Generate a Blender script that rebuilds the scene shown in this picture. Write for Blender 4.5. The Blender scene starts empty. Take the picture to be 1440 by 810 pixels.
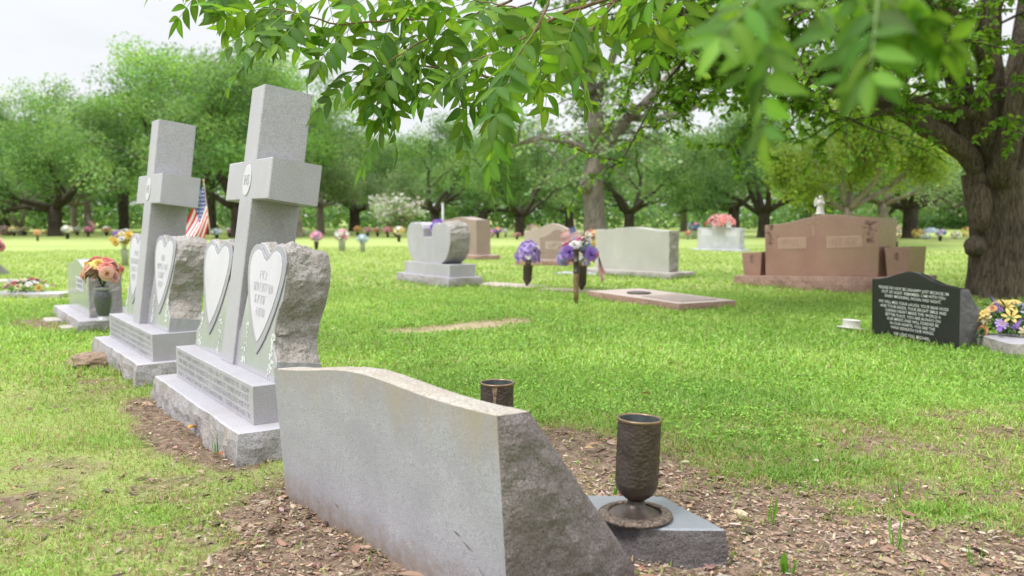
import bpy, bmesh, math, random
import numpy as np
from mathutils import Vector, Matrix, noise as mnoise
R = math.radians
PI = math.pi
rng = np.random.default_rng(7)
random.seed(7)
scn = bpy.context.scene
COL = scn.collection

# ------------------------------------------------------------------ camera
CAMZ, FPX, PITCH = 0.95, 1200.0, math.atan(102 / 1200)
cam_d = bpy.data.cameras.new('camera'); cam = bpy.data.objects.new('camera', cam_d); COL.objects.link(cam)
cam.location = (0, 0, CAMZ); cam.rotation_euler = (PI / 2 - PITCH, 0, 0)
cam_d.sensor_width = 36; cam_d.lens = 30; cam_d.clip_start = 0.05; cam_d.clip_end = 2000
cam_d.dof.use_dof = True; cam_d.dof.focus_distance = 3.1; cam_d.dof.aperture_fstop = 2.9
scn.camera = cam

def ray(px, py):
    u, v = (px - 720) / FPX, (405 - py) / FPX
    c, s = math.cos(PITCH), math.sin(PITCH)
    return Vector((u, c + v * s, -s + v * c))
def G(px, py, z=0.0):
    "ground point (height z) seen at photo pixel"
    d = ray(px, py); t = (z - CAMZ) / d.z
    return Vector((d.x * t, d.y * t, z))
def A(px, py, Y):
    "point at depth Y seen at photo pixel"
    d = ray(px, py); t = Y / d.y
    return Vector((d.x * t, Y, CAMZ + d.z * t))

# ------------------------------------------------------------------ materials
def new_mat(name):
    m = bpy.data.materials.new(name); m.use_nodes = True
    nt = m.node_tree; nt.nodes.clear()
    out = nt.nodes.new('ShaderNodeOutputMaterial')
    return m, nt, out
def N(nt, t, **kw):
    n = nt.nodes.new(t)
    for k, v in kw.items():
        if k in n.inputs: n.inputs[k].default_value = v
        else: setattr(n, k, v)
    return n
def ramp(nt, stops):
    r = nt.nodes.new('ShaderNodeValToRGB'); e = r.color_ramp.elements
    while len(e) < len(stops): e.new(0.5)
    for i, (p, c) in enumerate(stops):
        e[i].position = p; e[i].color = (*c, 1) if len(c) == 3 else c
    return r
def mixc(nt, f, a, b, mode='MIX'):
    n = nt.nodes.new('ShaderNodeMix'); n.data_type = 'RGBA'; n.blend_type = mode
    for sock, v in ((0, f), (6, a), (7, b)):
        if isinstance(v, bpy.types.NodeSocket): nt.links.new(v, n.inputs[sock])
        elif isinstance(v, (int, float)): n.inputs[sock].default_value = v
        else: n.inputs[sock].default_value = (*v, 1)
    return n.outputs[2]
def noise_tex(nt, vec, scale, detail=3, rough=0.55, dist=0.0):
    n = N(nt, 'ShaderNodeTexNoise', Scale=scale, Detail=detail, Roughness=rough, Distortion=dist)
    if vec is not None: nt.links.new(vec, n.inputs['Vector'])
    return n
MATS = {}
def granite(name, base, rough=0.5, contrast=0.45, scale=170, stain=None, stain_amt=0.0, bump=0.15, bscale=40, spec=0.5):
    m, nt, out = new_mat(name); MATS[name] = m
    tc = N(nt, 'ShaderNodeTexCoord'); v = tc.outputs['Object']
    n1 = noise_tex(nt, v, scale, 2, 0.7)
    b = Vector(base)
    r1 = ramp(nt, [(0.28, b * (1 - contrast)), (0.5, b), (0.72, tuple(min(0.9, x * (1 + contrast * 0.8)) for x in b))])
    nt.links.new(n1.outputs['Fac'], r1.inputs['Fac'])
    n2 = noise_tex(nt, v, 2.3, 5, 0.6)
    r2 = ramp(nt, [(0.3, (0.86,) * 3), (0.7, (1.08,) * 3)])
    nt.links.new(n2.outputs['Fac'], r2.inputs['Fac'])
    c = mixc(nt, 1.0, r1.outputs['Color'], r2.outputs['Color'], 'MULTIPLY')
    if stain:
        n3 = noise_tex(nt, v, 5.5, 6, 0.65, 0.4)
        r3 = ramp(nt, [(0.42, (0, 0, 0)), (0.68, (1, 1, 1))])
        nt.links.new(n3.outputs['Fac'], r3.inputs['Fac'])
        mm = N(nt, 'ShaderNodeMath', operation='MULTIPLY'); mm.inputs[1].default_value = stain_amt
        nt.links.new(r3.outputs['Color'], mm.inputs[0])
        c = mixc(nt, mm.outputs[0], c, stain)
    p = N(nt, 'ShaderNodeBsdfPrincipled', Roughness=rough)
    p.inputs['Specular IOR Level'].default_value = spec
    nt.links.new(c, p.inputs['Base Color'])
    if bump:
        nb = noise_tex(nt, v, bscale, 5, 0.65)
        bp = N(nt, 'ShaderNodeBump', Strength=bump, Distance=0.02)
        nt.links.new(nb.outputs['Fac'], bp.inputs['Height']); nt.links.new(bp.outputs['Normal'], p.inputs['Normal'])
    nt.links.new(p.outputs['BSDF'], out.inputs['Surface'])
    return m
def plain(name, col, rough=0.6, metal=0.0, var=0.15, vs=8.0, bump=0.0, bscale=60, spec=0.5):
    m, nt, out = new_mat(name); MATS[name] = m
    tc = N(nt, 'ShaderNodeTexCoord'); v = tc.outputs['Object']
    n = noise_tex(nt, v, vs, 4)
    b = Vector(col)
    r = ramp(nt, [(0.3, b * (1 - var)), (0.7, tuple(min(1, x * (1 + var)) for x in b))])
    nt.links.new(n.outputs['Fac'], r.inputs['Fac'])
    p = N(nt, 'ShaderNodeBsdfPrincipled', Roughness=rough, Metallic=metal)
    p.inputs['Specular IOR Level'].default_value = spec
    nt.links.new(r.outputs['Color'], p.inputs['Base Color'])
    if bump:
        nb = noise_tex(nt, v, bscale, 4)
        bp = N(nt, 'ShaderNodeBump', Strength=bump, Distance=0.01)
        nt.links.new(nb.outputs['Fac'], bp.inputs['Height']); nt.links.new(bp.outputs['Normal'], p.inputs['Normal'])
    nt.links.new(p.outputs['BSDF'], out.inputs['Surface'])
    return m
def leafy(name, tint=(1, 1, 1), transl=0.45, rough=0.5, spec=0.3, ttint=(1.25, 1.15, 0.5)):
    "two-sided leaf: colour from the per-leaf attribute"
    m, nt, out = new_mat(name); MATS[name] = m
    at = N(nt, 'ShaderNodeVertexColor'); at.layer_name = 'col'
    c = mixc(nt, 1.0, at.outputs['Color'], tint, 'MULTIPLY')
    p = N(nt, 'ShaderNodeBsdfPrincipled', Roughness=rough)
    p.inputs['Specular IOR Level'].default_value = spec
    nt.links.new(c, p.inputs['Base Color'])
    t = N(nt, 'ShaderNodeBsdfTranslucent')
    c2 = mixc(nt, 1.0, c, ttint, 'MULTIPLY'); nt.links.new(c2, t.inputs['Color'])
    mx = N(nt, 'ShaderNodeMixShader'); mx.inputs[0].default_value = transl
    nt.links.new(p.outputs['BSDF'], mx.inputs[1]); nt.links.new(t.outputs['BSDF'], mx.inputs[2])
    nt.links.new(mx.outputs[0], out.inputs['Surface'])
    return m
def bark(name, c0, c1, scale=9.0, strength=0.9, zst=0.18):
    m, nt, out = new_mat(name); MATS[name] = m
    tc = N(nt, 'ShaderNodeTexCoord')
    mp = N(nt, 'ShaderNodeMapping'); mp.inputs['Scale'].default_value = (1, 1, zst)
    nt.links.new(tc.outputs['Object'], mp.inputs['Vector'])
    n = noise_tex(nt, mp.outputs['Vector'], scale * 3, 6, 0.65, 0.6)
    n2 = noise_tex(nt, tc.outputs['Object'], 1.7, 4)
    r = ramp(nt, [(0.32, c0), (0.62, c1)])
    nt.links.new(n.outputs['Fac'], r.inputs['Fac'])
    r2 = ramp(nt, [(0.3, (0.75,) * 3), (0.7, (1.15, 1.12, 1.05))]); nt.links.new(n2.outputs['Fac'], r2.inputs['Fac'])
    c = mixc(nt, 1.0, r.outputs['Color'], r2.outputs['Color'], 'MULTIPLY')
    p = N(nt, 'ShaderNodeBsdfPrincipled', Roughness=0.9)
    p.inputs['Specular IOR Level'].default_value = 0.15
    nt.links.new(c, p.inputs['Base Color'])
    bp = N(nt, 'ShaderNodeBump', Strength=strength, Distance=0.05)
    nt.links.new(n.outputs['Fac'], bp.inputs['Height']); nt.links.new(bp.outputs['Normal'], p.inputs['Normal'])
    nt.links.new(p.outputs['BSDF'], out.inputs['Surface'])
    return m

granite('granite_polished', (0.35, 0.345, 0.37), 0.13, 0.16, 190, None, 0, 0.0, spec=0.6)
granite('granite_honed', (0.385, 0.375, 0.41), 0.5, 0.34, 200, (0.32, 0.29, 0.28), 0.4, 0.03, 60)
granite('granite_rock', (0.31, 0.295, 0.31), 0.85, 0.42, 150, (0.235, 0.19, 0.14), 0.55, 0.5, 45)
granite('granite_rock_warm', (0.37, 0.345, 0.325), 0.88, 0.45, 130, (0.21, 0.175, 0.145), 0.7, 0.8, 32)
granite('slant_rock', (0.205, 0.174, 0.172), 0.9, 0.6, 190, (0.12, 0.088, 0.085), 0.5, 0.7, 42)
granite('block_rock', (0.125, 0.112, 0.115), 0.85, 0.6, 190, (0.08, 0.065, 0.058), 0.5, 0.7, 42)
# rain-splashed soil and rust runs on the back of the near stone
m_ = granite('slant_back', (0.35, 0.343, 0.385), 0.5, 0.42, 250, (0.265, 0.255, 0.30), 0.6, 0.06, 60); nt_ = m_.node_tree
pr_ = next(n for n in nt_.nodes if n.type == 'BSDF_PRINCIPLED'); src_ = pr_.inputs['Base Color'].links[0].from_socket
tc_ = N(nt_, 'ShaderNodeTexCoord'); sp_ = N(nt_, 'ShaderNodeSeparateXYZ'); nt_.links.new(tc_.outputs['Object'], sp_.inputs[0])
def splash(z0, z1, sc, col, lo, hi, src, squeeze=(1, 1, 1)):
    mr = N(nt_, 'ShaderNodeMapRange'); mr.inputs['From Min'].default_value = z0; mr.inputs['From Max'].default_value = z1; nt_.links.new(sp_.outputs['Z'], mr.inputs['Value'])
    mp_ = N(nt_, 'ShaderNodeMapping'); mp_.inputs['Scale'].default_value = squeeze; nt_.links.new(tc_.outputs['Object'], mp_.inputs['Vector'])
    nz_ = noise_tex(nt_, mp_.outputs['Vector'], sc, 6, .7); ad = N(nt_, 'ShaderNodeMath', operation='MULTIPLY'); nt_.links.new(mr.outputs[0], ad.inputs[0]); nt_.links.new(nz_.outputs['Fac'], ad.inputs[1])
    rp_ = ramp(nt_, [(lo, (0, 0, 0)), (hi, (.8,) * 3)]); nt_.links.new(ad.outputs[0], rp_.inputs['Fac']); return mixc(nt_, rp_.outputs['Color'], src, col)
c_ = splash(.17, .0, 26, (0.21, 0.16, 0.12), .16, .46, src_)
c_ = splash(.20, .54, 11, (0.33, 0.265, 0.20), .26, .60, c_, (1, 1, .12))
nt_.links.new(c_, pr_.inputs['Base Color'])
granite('slant_top', (0.42, 0.385, 0.34), 0.85, 0.4, 120, (0.30, 0.24, 0.18), 0.5, 0.6, 50)
granite('vase_block_top', (0.20, 0.215, 0.235), 0.3, 0.25, 200, None, 0, 0.02)
granite('heart_frost', (0.52, 0.505, 0.55), 0.6, 0.1, 220, None, 0, 0.0)
granite('heart_border', (0.32, 0.31, 0.345), 0.4, 0.22, 200, None, 0, 0.0)
granite('etch', (0.60, 0.61, 0.60), 0.7, 0.3, 120, None, 0, 0.0)
granite('letter_plinth', (0.285, 0.28, 0.31), 0.7, 0.1, 120, None, 0, 0.0)
granite('letter_dark', (0.24, 0.25, 0.26), 0.7, 0.1, 120, None, 0, 0.0)
granite('letter_mid', (0.26, 0.265, 0.28), 0.7, 0.1, 120, None, 0, 0.0)
granite('letter_soft', (0.445, 0.435, 0.475), 0.7, 0.1, 120, None, 0, 0.0)
granite('letter_light', (0.62, 0.62, 0.60), 0.8, 0.1, 120, None, 0, 0.0)
granite('pink_polished', (0.335, 0.19, 0.16), 0.12, 0.25, 90, (0.30, 0.19, 0.13), 0.35, 0.0, spec=0.7)
granite('pink_rock', (0.33, 0.205, 0.165), 0.85, 0.4, 60, (0.20, 0.12, 0.09), 0.5, 0.6, 22)
granite('pink_letter', (0.385, 0.235, 0.18), 0.6, 0.2, 90, None, 0, 0.0)
granite('pink_panel', (0.42, 0.27, 0.21), 0.6, 0.2, 90, None, 0, 0.0)
granite('pink_dark', (0.235, 0.13, 0.105), 0.6, 0.2, 90, None, 0, 0.0)
granite('brown_polished', (0.30, 0.22, 0.19), 0.3, 0.25, 60, None, 0, 0.0)
granite('brown_light', (0.42, 0.34, 0.30), 0.6, 0.25, 60, None, 0, 0.0)
granite('sage_polished', (0.42, 0.415, 0.38), 0.35, 0.1, 90, (0.40, 0.40, 0.32), 0.4, 0.0)
granite('black_polished', (0.026, 0.024, 0.029), 0.16, 0.4, 200, None, 0, 0.0, spec=0.5)
granite('black_rock', (0.10, 0.095, 0.098), 0.75, 0.4, 90, None, 0, 0.5, 30)
granite('pale_stone', (0.42, 0.425, 0.445), 0.5, 0.15, 60, None, 0, 0.1, 20)
granite('concrete', (0.42, 0.39, 0.35), 0.9, 0.25, 40, (0.28, 0.24, 0.19), 0.5, 0.4, 20)
granite('white_marble', (0.72, 0.70, 0.66), 0.5, 0.08, 40, None, 0, 0.0)
granite('boulder', (0.27, 0.19, 0.135), 0.95, 0.35, 40, (0.14, 0.10, 0.07), 0.5, 0.7, 14)
plain('scrape', (0.10, 0.08, 0.075), 0.9)
plain('bronze', (0.075, 0.056, 0.047), 0.40, 0.5, 0.35, 25, 0.15, 120)
plain('bronze_light', (0.25, 0.165, 0.10), 0.5, 0.5, 0.5, 60, 0.4, 140)
plain('bronze_flange', (0.14, 0.105, 0.082), 0.45, 0.5, 0.75, 95, 0.7, 150)
plain('bronze_rim', (0.22, 0.15, 0.09), 0.35, 0.7, 0.2, 30)
plain('patina', (0.07, 0.085, 0.085), 0.7, 0.2, 0.4, 30)
plain('green_stone', (0.085, 0.09, 0.09), 0.12, 0.0, 0.15, 60)
plain('white_plastic', (0.62, 0.60, 0.56), 0.5, 0.0, 0.15, 12)
plain('zinc', (0.42, 0.44, 0.46), 0.4, 0.6, 0.1, 12)
plain('wood_stick', (0.50, 0.38, 0.22), 0.6)
plain('flag_white', (0.80, 0.78, 0.78), 0.8, var=0.04)
plain('flag_red', (0.62, 0.025, 0.055), 0.8, var=0.08)
plain('flag_blue', (0.045, 0.07, 0.26), 0.8, var=0.08)
plain('plaster', (0.62, 0.53, 0.47), 0.9, var=0.06)
plain('roofing', (0.20, 0.17, 0.15), 0.9)
plain('window_dark', (0.05, 0.06, 0.07), 0.2)
FLOW = {'purple': (0.30, 0.10, 0.62), 'lavender': (0.46, 0.30, 0.72), 'pink': (0.78, 0.22, 0.36), 'hotpink': (0.70, 0.07, 0.38),
        'coral': (0.85, 0.20, 0.16), 'peach': (0.90, 0.46, 0.30), 'yellow': (0.85, 0.58, 0.06), 'white': (0.80, 0.78, 0.76),
        'red': (0.62, 0.04, 0.06), 'blue': (0.03, 0.13, 0.42), 'gold': (0.75, 0.36, 0.04), 'cream': (0.85, 0.70, 0.38),
        'teal': (0.30, 0.45, 0.50), 'orange': (0.85, 0.30, 0.05), 'paleblue': (0.42, 0.55, 0.80), 'rose': (0.82, 0.40, 0.40)}
def petal_mat(key):
    nm = 'petal_' + key
    if nm in MATS: return MATS[nm]
    m, nt, out = new_mat(nm); MATS[nm] = m
    tc = N(nt, 'ShaderNodeTexCoord'); n = noise_tex(nt, tc.outputs['Object'], 14, 3)
    b = Vector(FLOW[key]) * .80 + Vector((.17, .17, .17))
    r = ramp(nt, [(0.3, b * 0.72), (0.7, tuple(min(0.92, x * 1.12 + 0.03) for x in b))]); nt.links.new(n.outputs['Fac'], r.inputs['Fac'])
    d = N(nt, 'ShaderNodeBsdfDiffuse'); t = N(nt, 'ShaderNodeBsdfTranslucent')
    nt.links.new(r.outputs['Color'], d.inputs['Color']); nt.links.new(r.outputs['Color'], t.inputs['Color'])
    mx = N(nt, 'ShaderNodeMixShader'); mx.inputs[0].default_value = 0.3
    nt.links.new(d.outputs[0], mx.inputs[1]); nt.links.new(t.outputs[0], mx.inputs[2]); nt.links.new(mx.outputs[0], out.inputs['Surface'])
    return m
leafy('leaf_pecan', transl=0.55, rough=0.5, spec=0.22)
leafy('leaf_near_tree', transl=0.56, rough=0.45)
leafy('leaf_far', transl=0.5, rough=0.6, spec=0.2)
leafy('leaf_bouquet', transl=0.2, rough=0.5)
leafy('grass_blade', transl=0.42, rough=0.55, spec=0.25, ttint=(1.15, 1.1, 0.6))
leafy('litter', transl=0.1, rough=0.85, spec=0.1, ttint=(1, 1, 1))
bark('bark_near', (0.032, 0.025, 0.019), (0.175, 0.14, 0.108), 13, .8, .22)
bark('bark_dark', (0.03, 0.024, 0.02), (0.10, 0.085, 0.07), 5, 0.8)
bark('bark_pale', (0.16, 0.13, 0.11), (0.36, 0.31, 0.27), 5, 0.8)
bark('bark_grey', (0.075, 0.065, 0.058), (0.25, 0.22, 0.20), 6, 1.0)
bark('bark_twig', (0.10, 0.065, 0.04), (0.26, 0.17, 0.11), 30, 0.4)

# ------------------------------------------------------------------ object helpers
def link(name, me, mats=(), parent=None, loc=None, rot=None):
    o = bpy.data.objects.new(name, me); COL.objects.link(o)
    if me is not None and not me.materials:
        for m in mats: me.materials.append(MATS[m] if isinstance(m, str) else m)
    if parent: o.parent = parent
    if loc is not None: o.location = loc
    if rot is not None: o.rotation_euler = rot
    return o
def tag(o, label=None, cat=None, group=None, kind=None):
    if label: o['label'] = label
    if cat: o['category'] = cat
    if group: o['group'] = group
    if kind: o['kind'] = kind
    return o
def thing(name, label, cat, loc=(0, 0, 0), rz=0.0, group=None):
    o = link(name, None, loc=loc, rot=(0, 0, rz)); return tag(o, label, cat, group)
def np_mesh(name, V, faces, col=None, smooth=False, midx=None):
    "V (n,3); faces list of (m,k) int arrays"
    me = bpy.data.meshes.new(name)
    V = np.asarray(V, np.float32)
    me.vertices.add(len(V)); me.vertices.foreach_set('co', V.ravel())
    loops = np.concatenate([f.ravel() for f in faces]).astype(np.int32)
    sizes = np.concatenate([np.full(len(f), f.shape[1], np.int32) for f in faces])
    starts = np.concatenate([[0], np.cumsum(sizes)[:-1]]).astype(np.int32)
    me.loops.add(len(loops)); me.loops.foreach_set('vertex_index', loops)
    me.polygons.add(len(sizes)); me.polygons.foreach_set('loop_start', starts)
    if midx is not None: me.polygons.foreach_set('material_index', np.asarray(midx, np.int32))
    me.update(calc_edges=True)
    if smooth: me.polygons.foreach_set('use_smooth', np.ones(len(sizes), bool))
    else: me.polygons.foreach_set('use_smooth', np.zeros(len(sizes), bool))
    if col is not None:
        a = me.color_attributes.new('col', 'FLOAT_COLOR', 'POINT')
        c = np.ones((len(V), 4), np.float32); c[:, :3] = col
        a.data.foreach_set('color', c.ravel())
    return me
class MB:
    def __init__(s): s.v = []; s.f = []; s.m = []; s.sm = []
    def add(s, vs, fs, mat=0, smooth=False):
        b = len(s.v); s.v += [tuple(p) for p in vs]
        for f in fs: s.f.append([i + b for i in f]); s.m.append(mat); s.sm.append(smooth)
    def tube(s, pts, rad, n=8, mat=0, smooth=True, jit=None, cap=True):
        pts = [Vector(p) for p in pts]; vs = []; fs = []
        up = Vector((0.3, 0.2, 1)).normalized(); ref = None
        for i, p in enumerate(pts):
            d = (pts[min(i + 1, len(pts) - 1)] - pts[max(i - 1, 0)])
            d = d.normalized() if d.length > 1e-9 else Vector((0, 0, 1))
            if ref is None: ref = d.orthogonal().normalized()
            x = (ref - d * ref.dot(d)); x = x.normalized() if x.length > 1e-6 else d.orthogonal().normalized()
            ref = x; y = d.cross(x)
            for k in range(n):
                a = 2 * PI * k / n; r = rad[i]
                q = p + (x * math.cos(a) + y * math.sin(a)) * r
                if jit: q = p + (q - p) * (1 + jit(q, a))
                vs.append(q)
        for i in range(len(pts) - 1):
            for k in range(n):
                k2 = (k + 1) % n
                fs.append((i * n + k, i * n + k2, (i + 1) * n + k2, (i + 1) * n + k))
        if cap: fs.append(tuple(reversed(range(n)))); fs.append(tuple((len(pts) - 1) * n + k for k in range(n)))
        s.add(vs, fs, mat, smooth)
    def lathe(s, prof, n=40, mat=0, smooth=True, centre=(0, 0, 0), wob=None):
        c = Vector(centre); vs = []; fs = []
        for (r, z) in prof:
            for k in range(n):
                a = 2 * PI * k / n; rr = r + (wob(a, z) if wob and r > 1e-4 else 0)
                vs.append(c + Vector((rr * math.cos(a), rr * math.sin(a), z)))
        for i in range(len(prof) - 1):
            for k in range(n):
                k2 = (k + 1) % n
                fs.append((i * n + k, i * n + k2, (i + 1) * n + k2, (i + 1) * n + k))
        s.add(vs, fs, mat, smooth)
    def box(s, x0, x1, y0, y1, z0, z1, mat=0):
        vs = [(x, y, z) for z in (z0, z1) for y in (y0, y1) for x in (x0, x1)]
        s.add(vs, [(0, 2, 3, 1), (4, 5, 7, 6), (0, 1, 5, 4), (2, 6, 7, 3), (0, 4, 6, 2), (1, 3, 7, 5)], mat)
    def mesh(s, name):
        me = bpy.data.meshes.new(name); me.from_pydata(s.v, [], s.f); me.update()
        me.polygons.foreach_set('material_index', s.m); me.polygons.foreach_set('use_smooth', s.sm)
        return me
    def build(s, name, mats, parent=None, loc=None, rot=None):
        return link(name, s.mesh(name), mats, parent, loc, rot)
def fbm(p, sc, oct=4, off=0.0):
    v = 0; a = 1.0; q = Vector(p) * sc + Vector((off, off * 1.7, off * 0.6)); t = 0
    for _ in range(oct):
        v += a * mnoise.noise(q); t += a; q = q * 2.03; a *= 0.5
    return v / t

def extrude(pts, T, rock=None, amp=0.02, nt=10, seg=0.03, ch=0.004, up=False, rs=7.0, bulge=0.5, off=0.0):
    """closed outline (CCW seen from the front) pushed back by T. rock: True or a set of edge numbers that are split-faced."""
    P = []; FL = []
    n = len(pts)
    for i in range(n):
        a, b = Vector(pts[i]), Vector(pts[(i + 1) % n])
        isr = rock is True or (rock and i in rock)
        k = max(1, int((b - a).length / seg)) if isr else 1
        for j in range(k): P.append(a + (b - a) * (j / k)); FL.append(isr)
    m = len(P); NR = []
    en = []
    for i in range(m):
        d = P[(i + 1) % m] - P[i]; d = d.normalized() if d.length > 1e-9 else Vector((1, 0)); en.append(Vector((d.y, -d.x)))
    for i in range(m):
        q = en[i] + en[i - 1]; q = q.normalized() if q.length > 1e-6 else en[i]
        c = max(0.5, q.dot(en[i])); NR.append(q / c)
    ts = [0, ch] + [ch + (T - 2 * ch) * j / nt for j in range(1, nt)] + [T - ch, T]
    mp = (lambda a, b, t: (a, b, T - t)) if up else (lambda a, b, t: (a, t, b))
    V = []
    for j, t in enumerate(ts):
        e = math.sin(PI * min(1, max(0, t / T))) ** 0.45
        for i in range(m):
            p = P[i]
            if j in (0, len(ts) - 1): p = p - NR[i] * ch
            elif FL[i] or FL[i - 1]:
                w = 1.0 if (FL[i] and FL[i - 1]) else 0.35
                q = mp(p.x, p.y, t)
                d = bulge + 1.5 * fbm(q, rs, 4, off) + 0.5 * abs(fbm(q, rs * 2.7, 2, off + 9))
                p = p + NR[i] * (amp * e * w * d)
            V.append(mp(p.x, p.y, t))
    F = []; M = []
    L = len(ts)
    F.append(list(range(m))); M.append(0)
    F.append([(L - 1) * m + i for i in reversed(range(m))]); M.append(0)
    for j in range(L - 1):
        for i in range(m):
            i2 = (i + 1) % m
            F.append([j * m + i, (j + 1) * m + i, (j + 1) * m + i2, j * m + i2])
            M.append(1 if FL[i] and 0 < j < L - 2 else 0)
    b = MB(); b.v = V; b.f = F; b.m = M; b.sm = [False] * len(F)
    return b
def rect(x0, x1, y0, y1): return [(x0, y0), (x1, y0), (x1, y1), (x0, y1)]
def heart(w, h):
    "full-lobed outline with its tip at (0,0)"
    half = [(0, 0), (.075, .06), (.17, .155), (.265, .28), (.35, .41), (.42, .54), (.47, .66), (.497, .77), (.495, .855), (.46, .925), (.40, .97), (.32, .995), (.24, .995), (.165, .965), (.10, .915), (.05, .893), (0, .875)]
    return [(x * w, y * h) for x, y in half] + [(-x * w, y * h) for x, y in half[-2:0:-1]]
def plate(pts, dx, dz, y0, y1):
    "thin plate standing on the front plane (front at y1 < y0)"
    b = extrude([(x + dx, z + dz) for x, z in pts], y0 - y1, None, ch=0.0015)
    b.v = [(x, y + y1, z) for x, y, z in b.v]; return b
def scribble(rows, x0, x1, z_top, line_h, gh, y, seed, fill=0.85, taper=None, pen=.16):
    "worn engraved lettering that cannot be read: strokes on the plane y, facing -y"
    r = random.Random(seed); b = MB(); t = gh * pen
    def bar(xa, za, xb, zb):
        d = Vector((xb - xa, zb - za)); d.normalize(); nx, nz = -d.y * t / 2, d.x * t / 2
        b.add([(xa + nx, y, za + nz), (xb + nx, y, zb + nz), (xb - nx, y, zb - nz), (xa - nx, y, za - nz)], [(3, 2, 1, 0)])
    for k in range(rows):
        a, c = x0, x1
        if taper: a, c = taper(k)
        z = z_top - k * line_h; x = a; w = gh * 0.62
        while x < c - w:
            if r.random() > fill: x += w * 0.8; continue
            q = r.random(); L, Rr, B, T_ = x, x + w * 0.72, z - gh, z
            if q < 0.8: bar(L, B, L, T_)
            if q > 0.25: bar(L, r.choice([T_, z - gh / 2, B]), Rr, r.choice([T_, z - gh / 2, B]))
            if q > 0.55: bar(Rr, B, Rr, T_)
            if q < 0.5: bar(L, T_, Rr, T_)
            x += w
    return b
def text_mesh(lines, size, y, z_top, line_h, cx, bold=0.0, skew=1.0):
    V = []; F = []
    for k, s in enumerate(lines):
        if not s: continue
        cu = bpy.data.curves.new('t', 'FONT'); cu.body = s; cu.size = size; cu.align_x = 'CENTER'; cu.offset = bold; cu.resolution_u = 2
        o = bpy.data.objects.new('t', cu); COL.objects.link(o)
        dg = bpy.context.evaluated_depsgraph_get(); me = bpy.data.meshes.new_from_object(o.evaluated_get(dg))
        b = len(V)
        V += [(v.co.x * skew + cx, y, v.co.y + z_top - k * line_h) for v in me.vertices]
        F += [[i + b for i in p.vertices] for p in me.polygons]
        bpy.data.objects.remove(o); bpy.data.curves.remove(cu); bpy.data.meshes.remove(me)
    b = MB(); b.add(V, F); return b

# ------------------------------------------------------------------ vectorised leaves
def unit(a): return a / np.maximum(np.linalg.norm(a, axis=-1, keepdims=True), 1e-9)
def leaf_arrays(P, D, U, Ln, Wd, fold=0.25, droop=0.25, st=((0, .0), (.22, .75), (.5, 1.), (.78, .68), (1, .0))):
    "each leaf: midrib plus two edges. returns V, faces, verts per leaf"
    n = len(P); D = unit(D); S = unit(np.cross(D, U)); Nn = np.cross(S, D)
    if np.ndim(droop): droop = droop[:, None]
    if np.ndim(fold): fold = fold[:, None]
    Ln = np.broadcast_to(Ln, (n,))[:, None]; Wd = np.broadcast_to(Wd, (n,))[:, None]
    rows = []
    for (t, w) in st:
        c = P + D * Ln * t - Nn * Ln * droop * t * t
        e = S * Wd * w * 0.5; lift = Nn * Wd * w * 0.5 * fold
        rows.append(np.stack([c - e + lift, c, c + e + lift], 1))
    V = np.concatenate(rows, 1); k = V.shape[1]
    base = (np.arange(n) * k)[:, None]
    F = []
    for i in range(len(st) - 1):
        a = i * 3
        F.append(np.array([[a, a + 1, a + 4, a + 3]]) + base); F.append(np.array([[a + 1, a + 2, a + 5, a + 4]]) + base)
    return V.reshape(-1, 3), F, k
def diamond_arrays(P, D, U, Ln, Wd):
    n = len(P); D = unit(D); S = unit(np.cross(D, U))
    Ln = np.broadcast_to(Ln, (n,))[:, None]; Wd = np.broadcast_to(Wd, (n,))[:, None]
    V = np.stack([P, P + D * Ln * .45 + S * Wd * .5, P + D * Ln, P + D * Ln * .45 - S * Wd * .5], 1)
    F = np.arange(n * 4).reshape(n, 4)
    return V.reshape(-1, 3), [F], 4
def pick_cols(n, cols, jit=0.12, r=rng):
    cols = np.array(cols); c = cols[r.integers(0, len(cols), n)]
    return np.clip(c * (1 + r.normal(0, jit, (n, 1))) * (1 + r.normal(0, jit * 0.4, (n, 3))), 0.004, 0.95)


# ------------------------------------------------------------------ sky and sun
SUN_EL, SUN_AZ = R(58), R(-130)        # azimuth from +Y, clockwise: high, behind the camera to the left
w = bpy.data.worlds.new('World'); scn.world = w; w.use_nodes = True
nt = w.node_tree; nt.nodes.clear()
out = nt.nodes.new('ShaderNodeOutputWorld'); bg = N(nt, 'ShaderNodeBackground', Strength=0.1)
sky = nt.nodes.new('ShaderNodeTexSky'); sky.sky_type = 'NISHITA'; sky.sun_disc = False
sky.sun_elevation = SUN_EL; sky.sun_rotation = SUN_AZ
tc = nt.nodes.new('ShaderNodeTexCoord')
mp = N(nt, 'ShaderNodeMapping'); mp.inputs['Scale'].default_value = (1.0, 1.0, 2.6); mp.inputs['Location'].default_value = (0.4, 0.2, 0.1)
nt.links.new(tc.outputs['Generated'], mp.inputs['Vector'])
cn = noise_tex(nt, mp.outputs['Vector'], 2.1, 6, 0.5, 0.3)
cr = ramp(nt, [(0.30, (14.0, 14.4, 15.0)), (0.50, (16.4, 16.6, 17.0)), (0.70, (18.6, 18.7, 18.8))])
nt.links.new(cn.outputs['Fac'], cr.inputs['Fac'])
sx = N(nt, 'ShaderNodeSeparateXYZ'); nt.links.new(tc.outputs['Generated'], sx.inputs[0])
gr = N(nt, 'ShaderNodeMapRange'); gr.inputs['From Min'].default_value = 0.22; gr.inputs['From Max'].default_value = 1; gr.inputs['To Min'].default_value = 0.31; gr.inputs['To Max'].default_value = 1.0
nt.links.new(sx.outputs['Z'], gr.inputs['Value'])           # an overcast sky is brightest overhead
cl = mixc(nt, 1.0, cr.outputs['Color'], gr.outputs['Result'], 'MULTIPLY')
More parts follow.
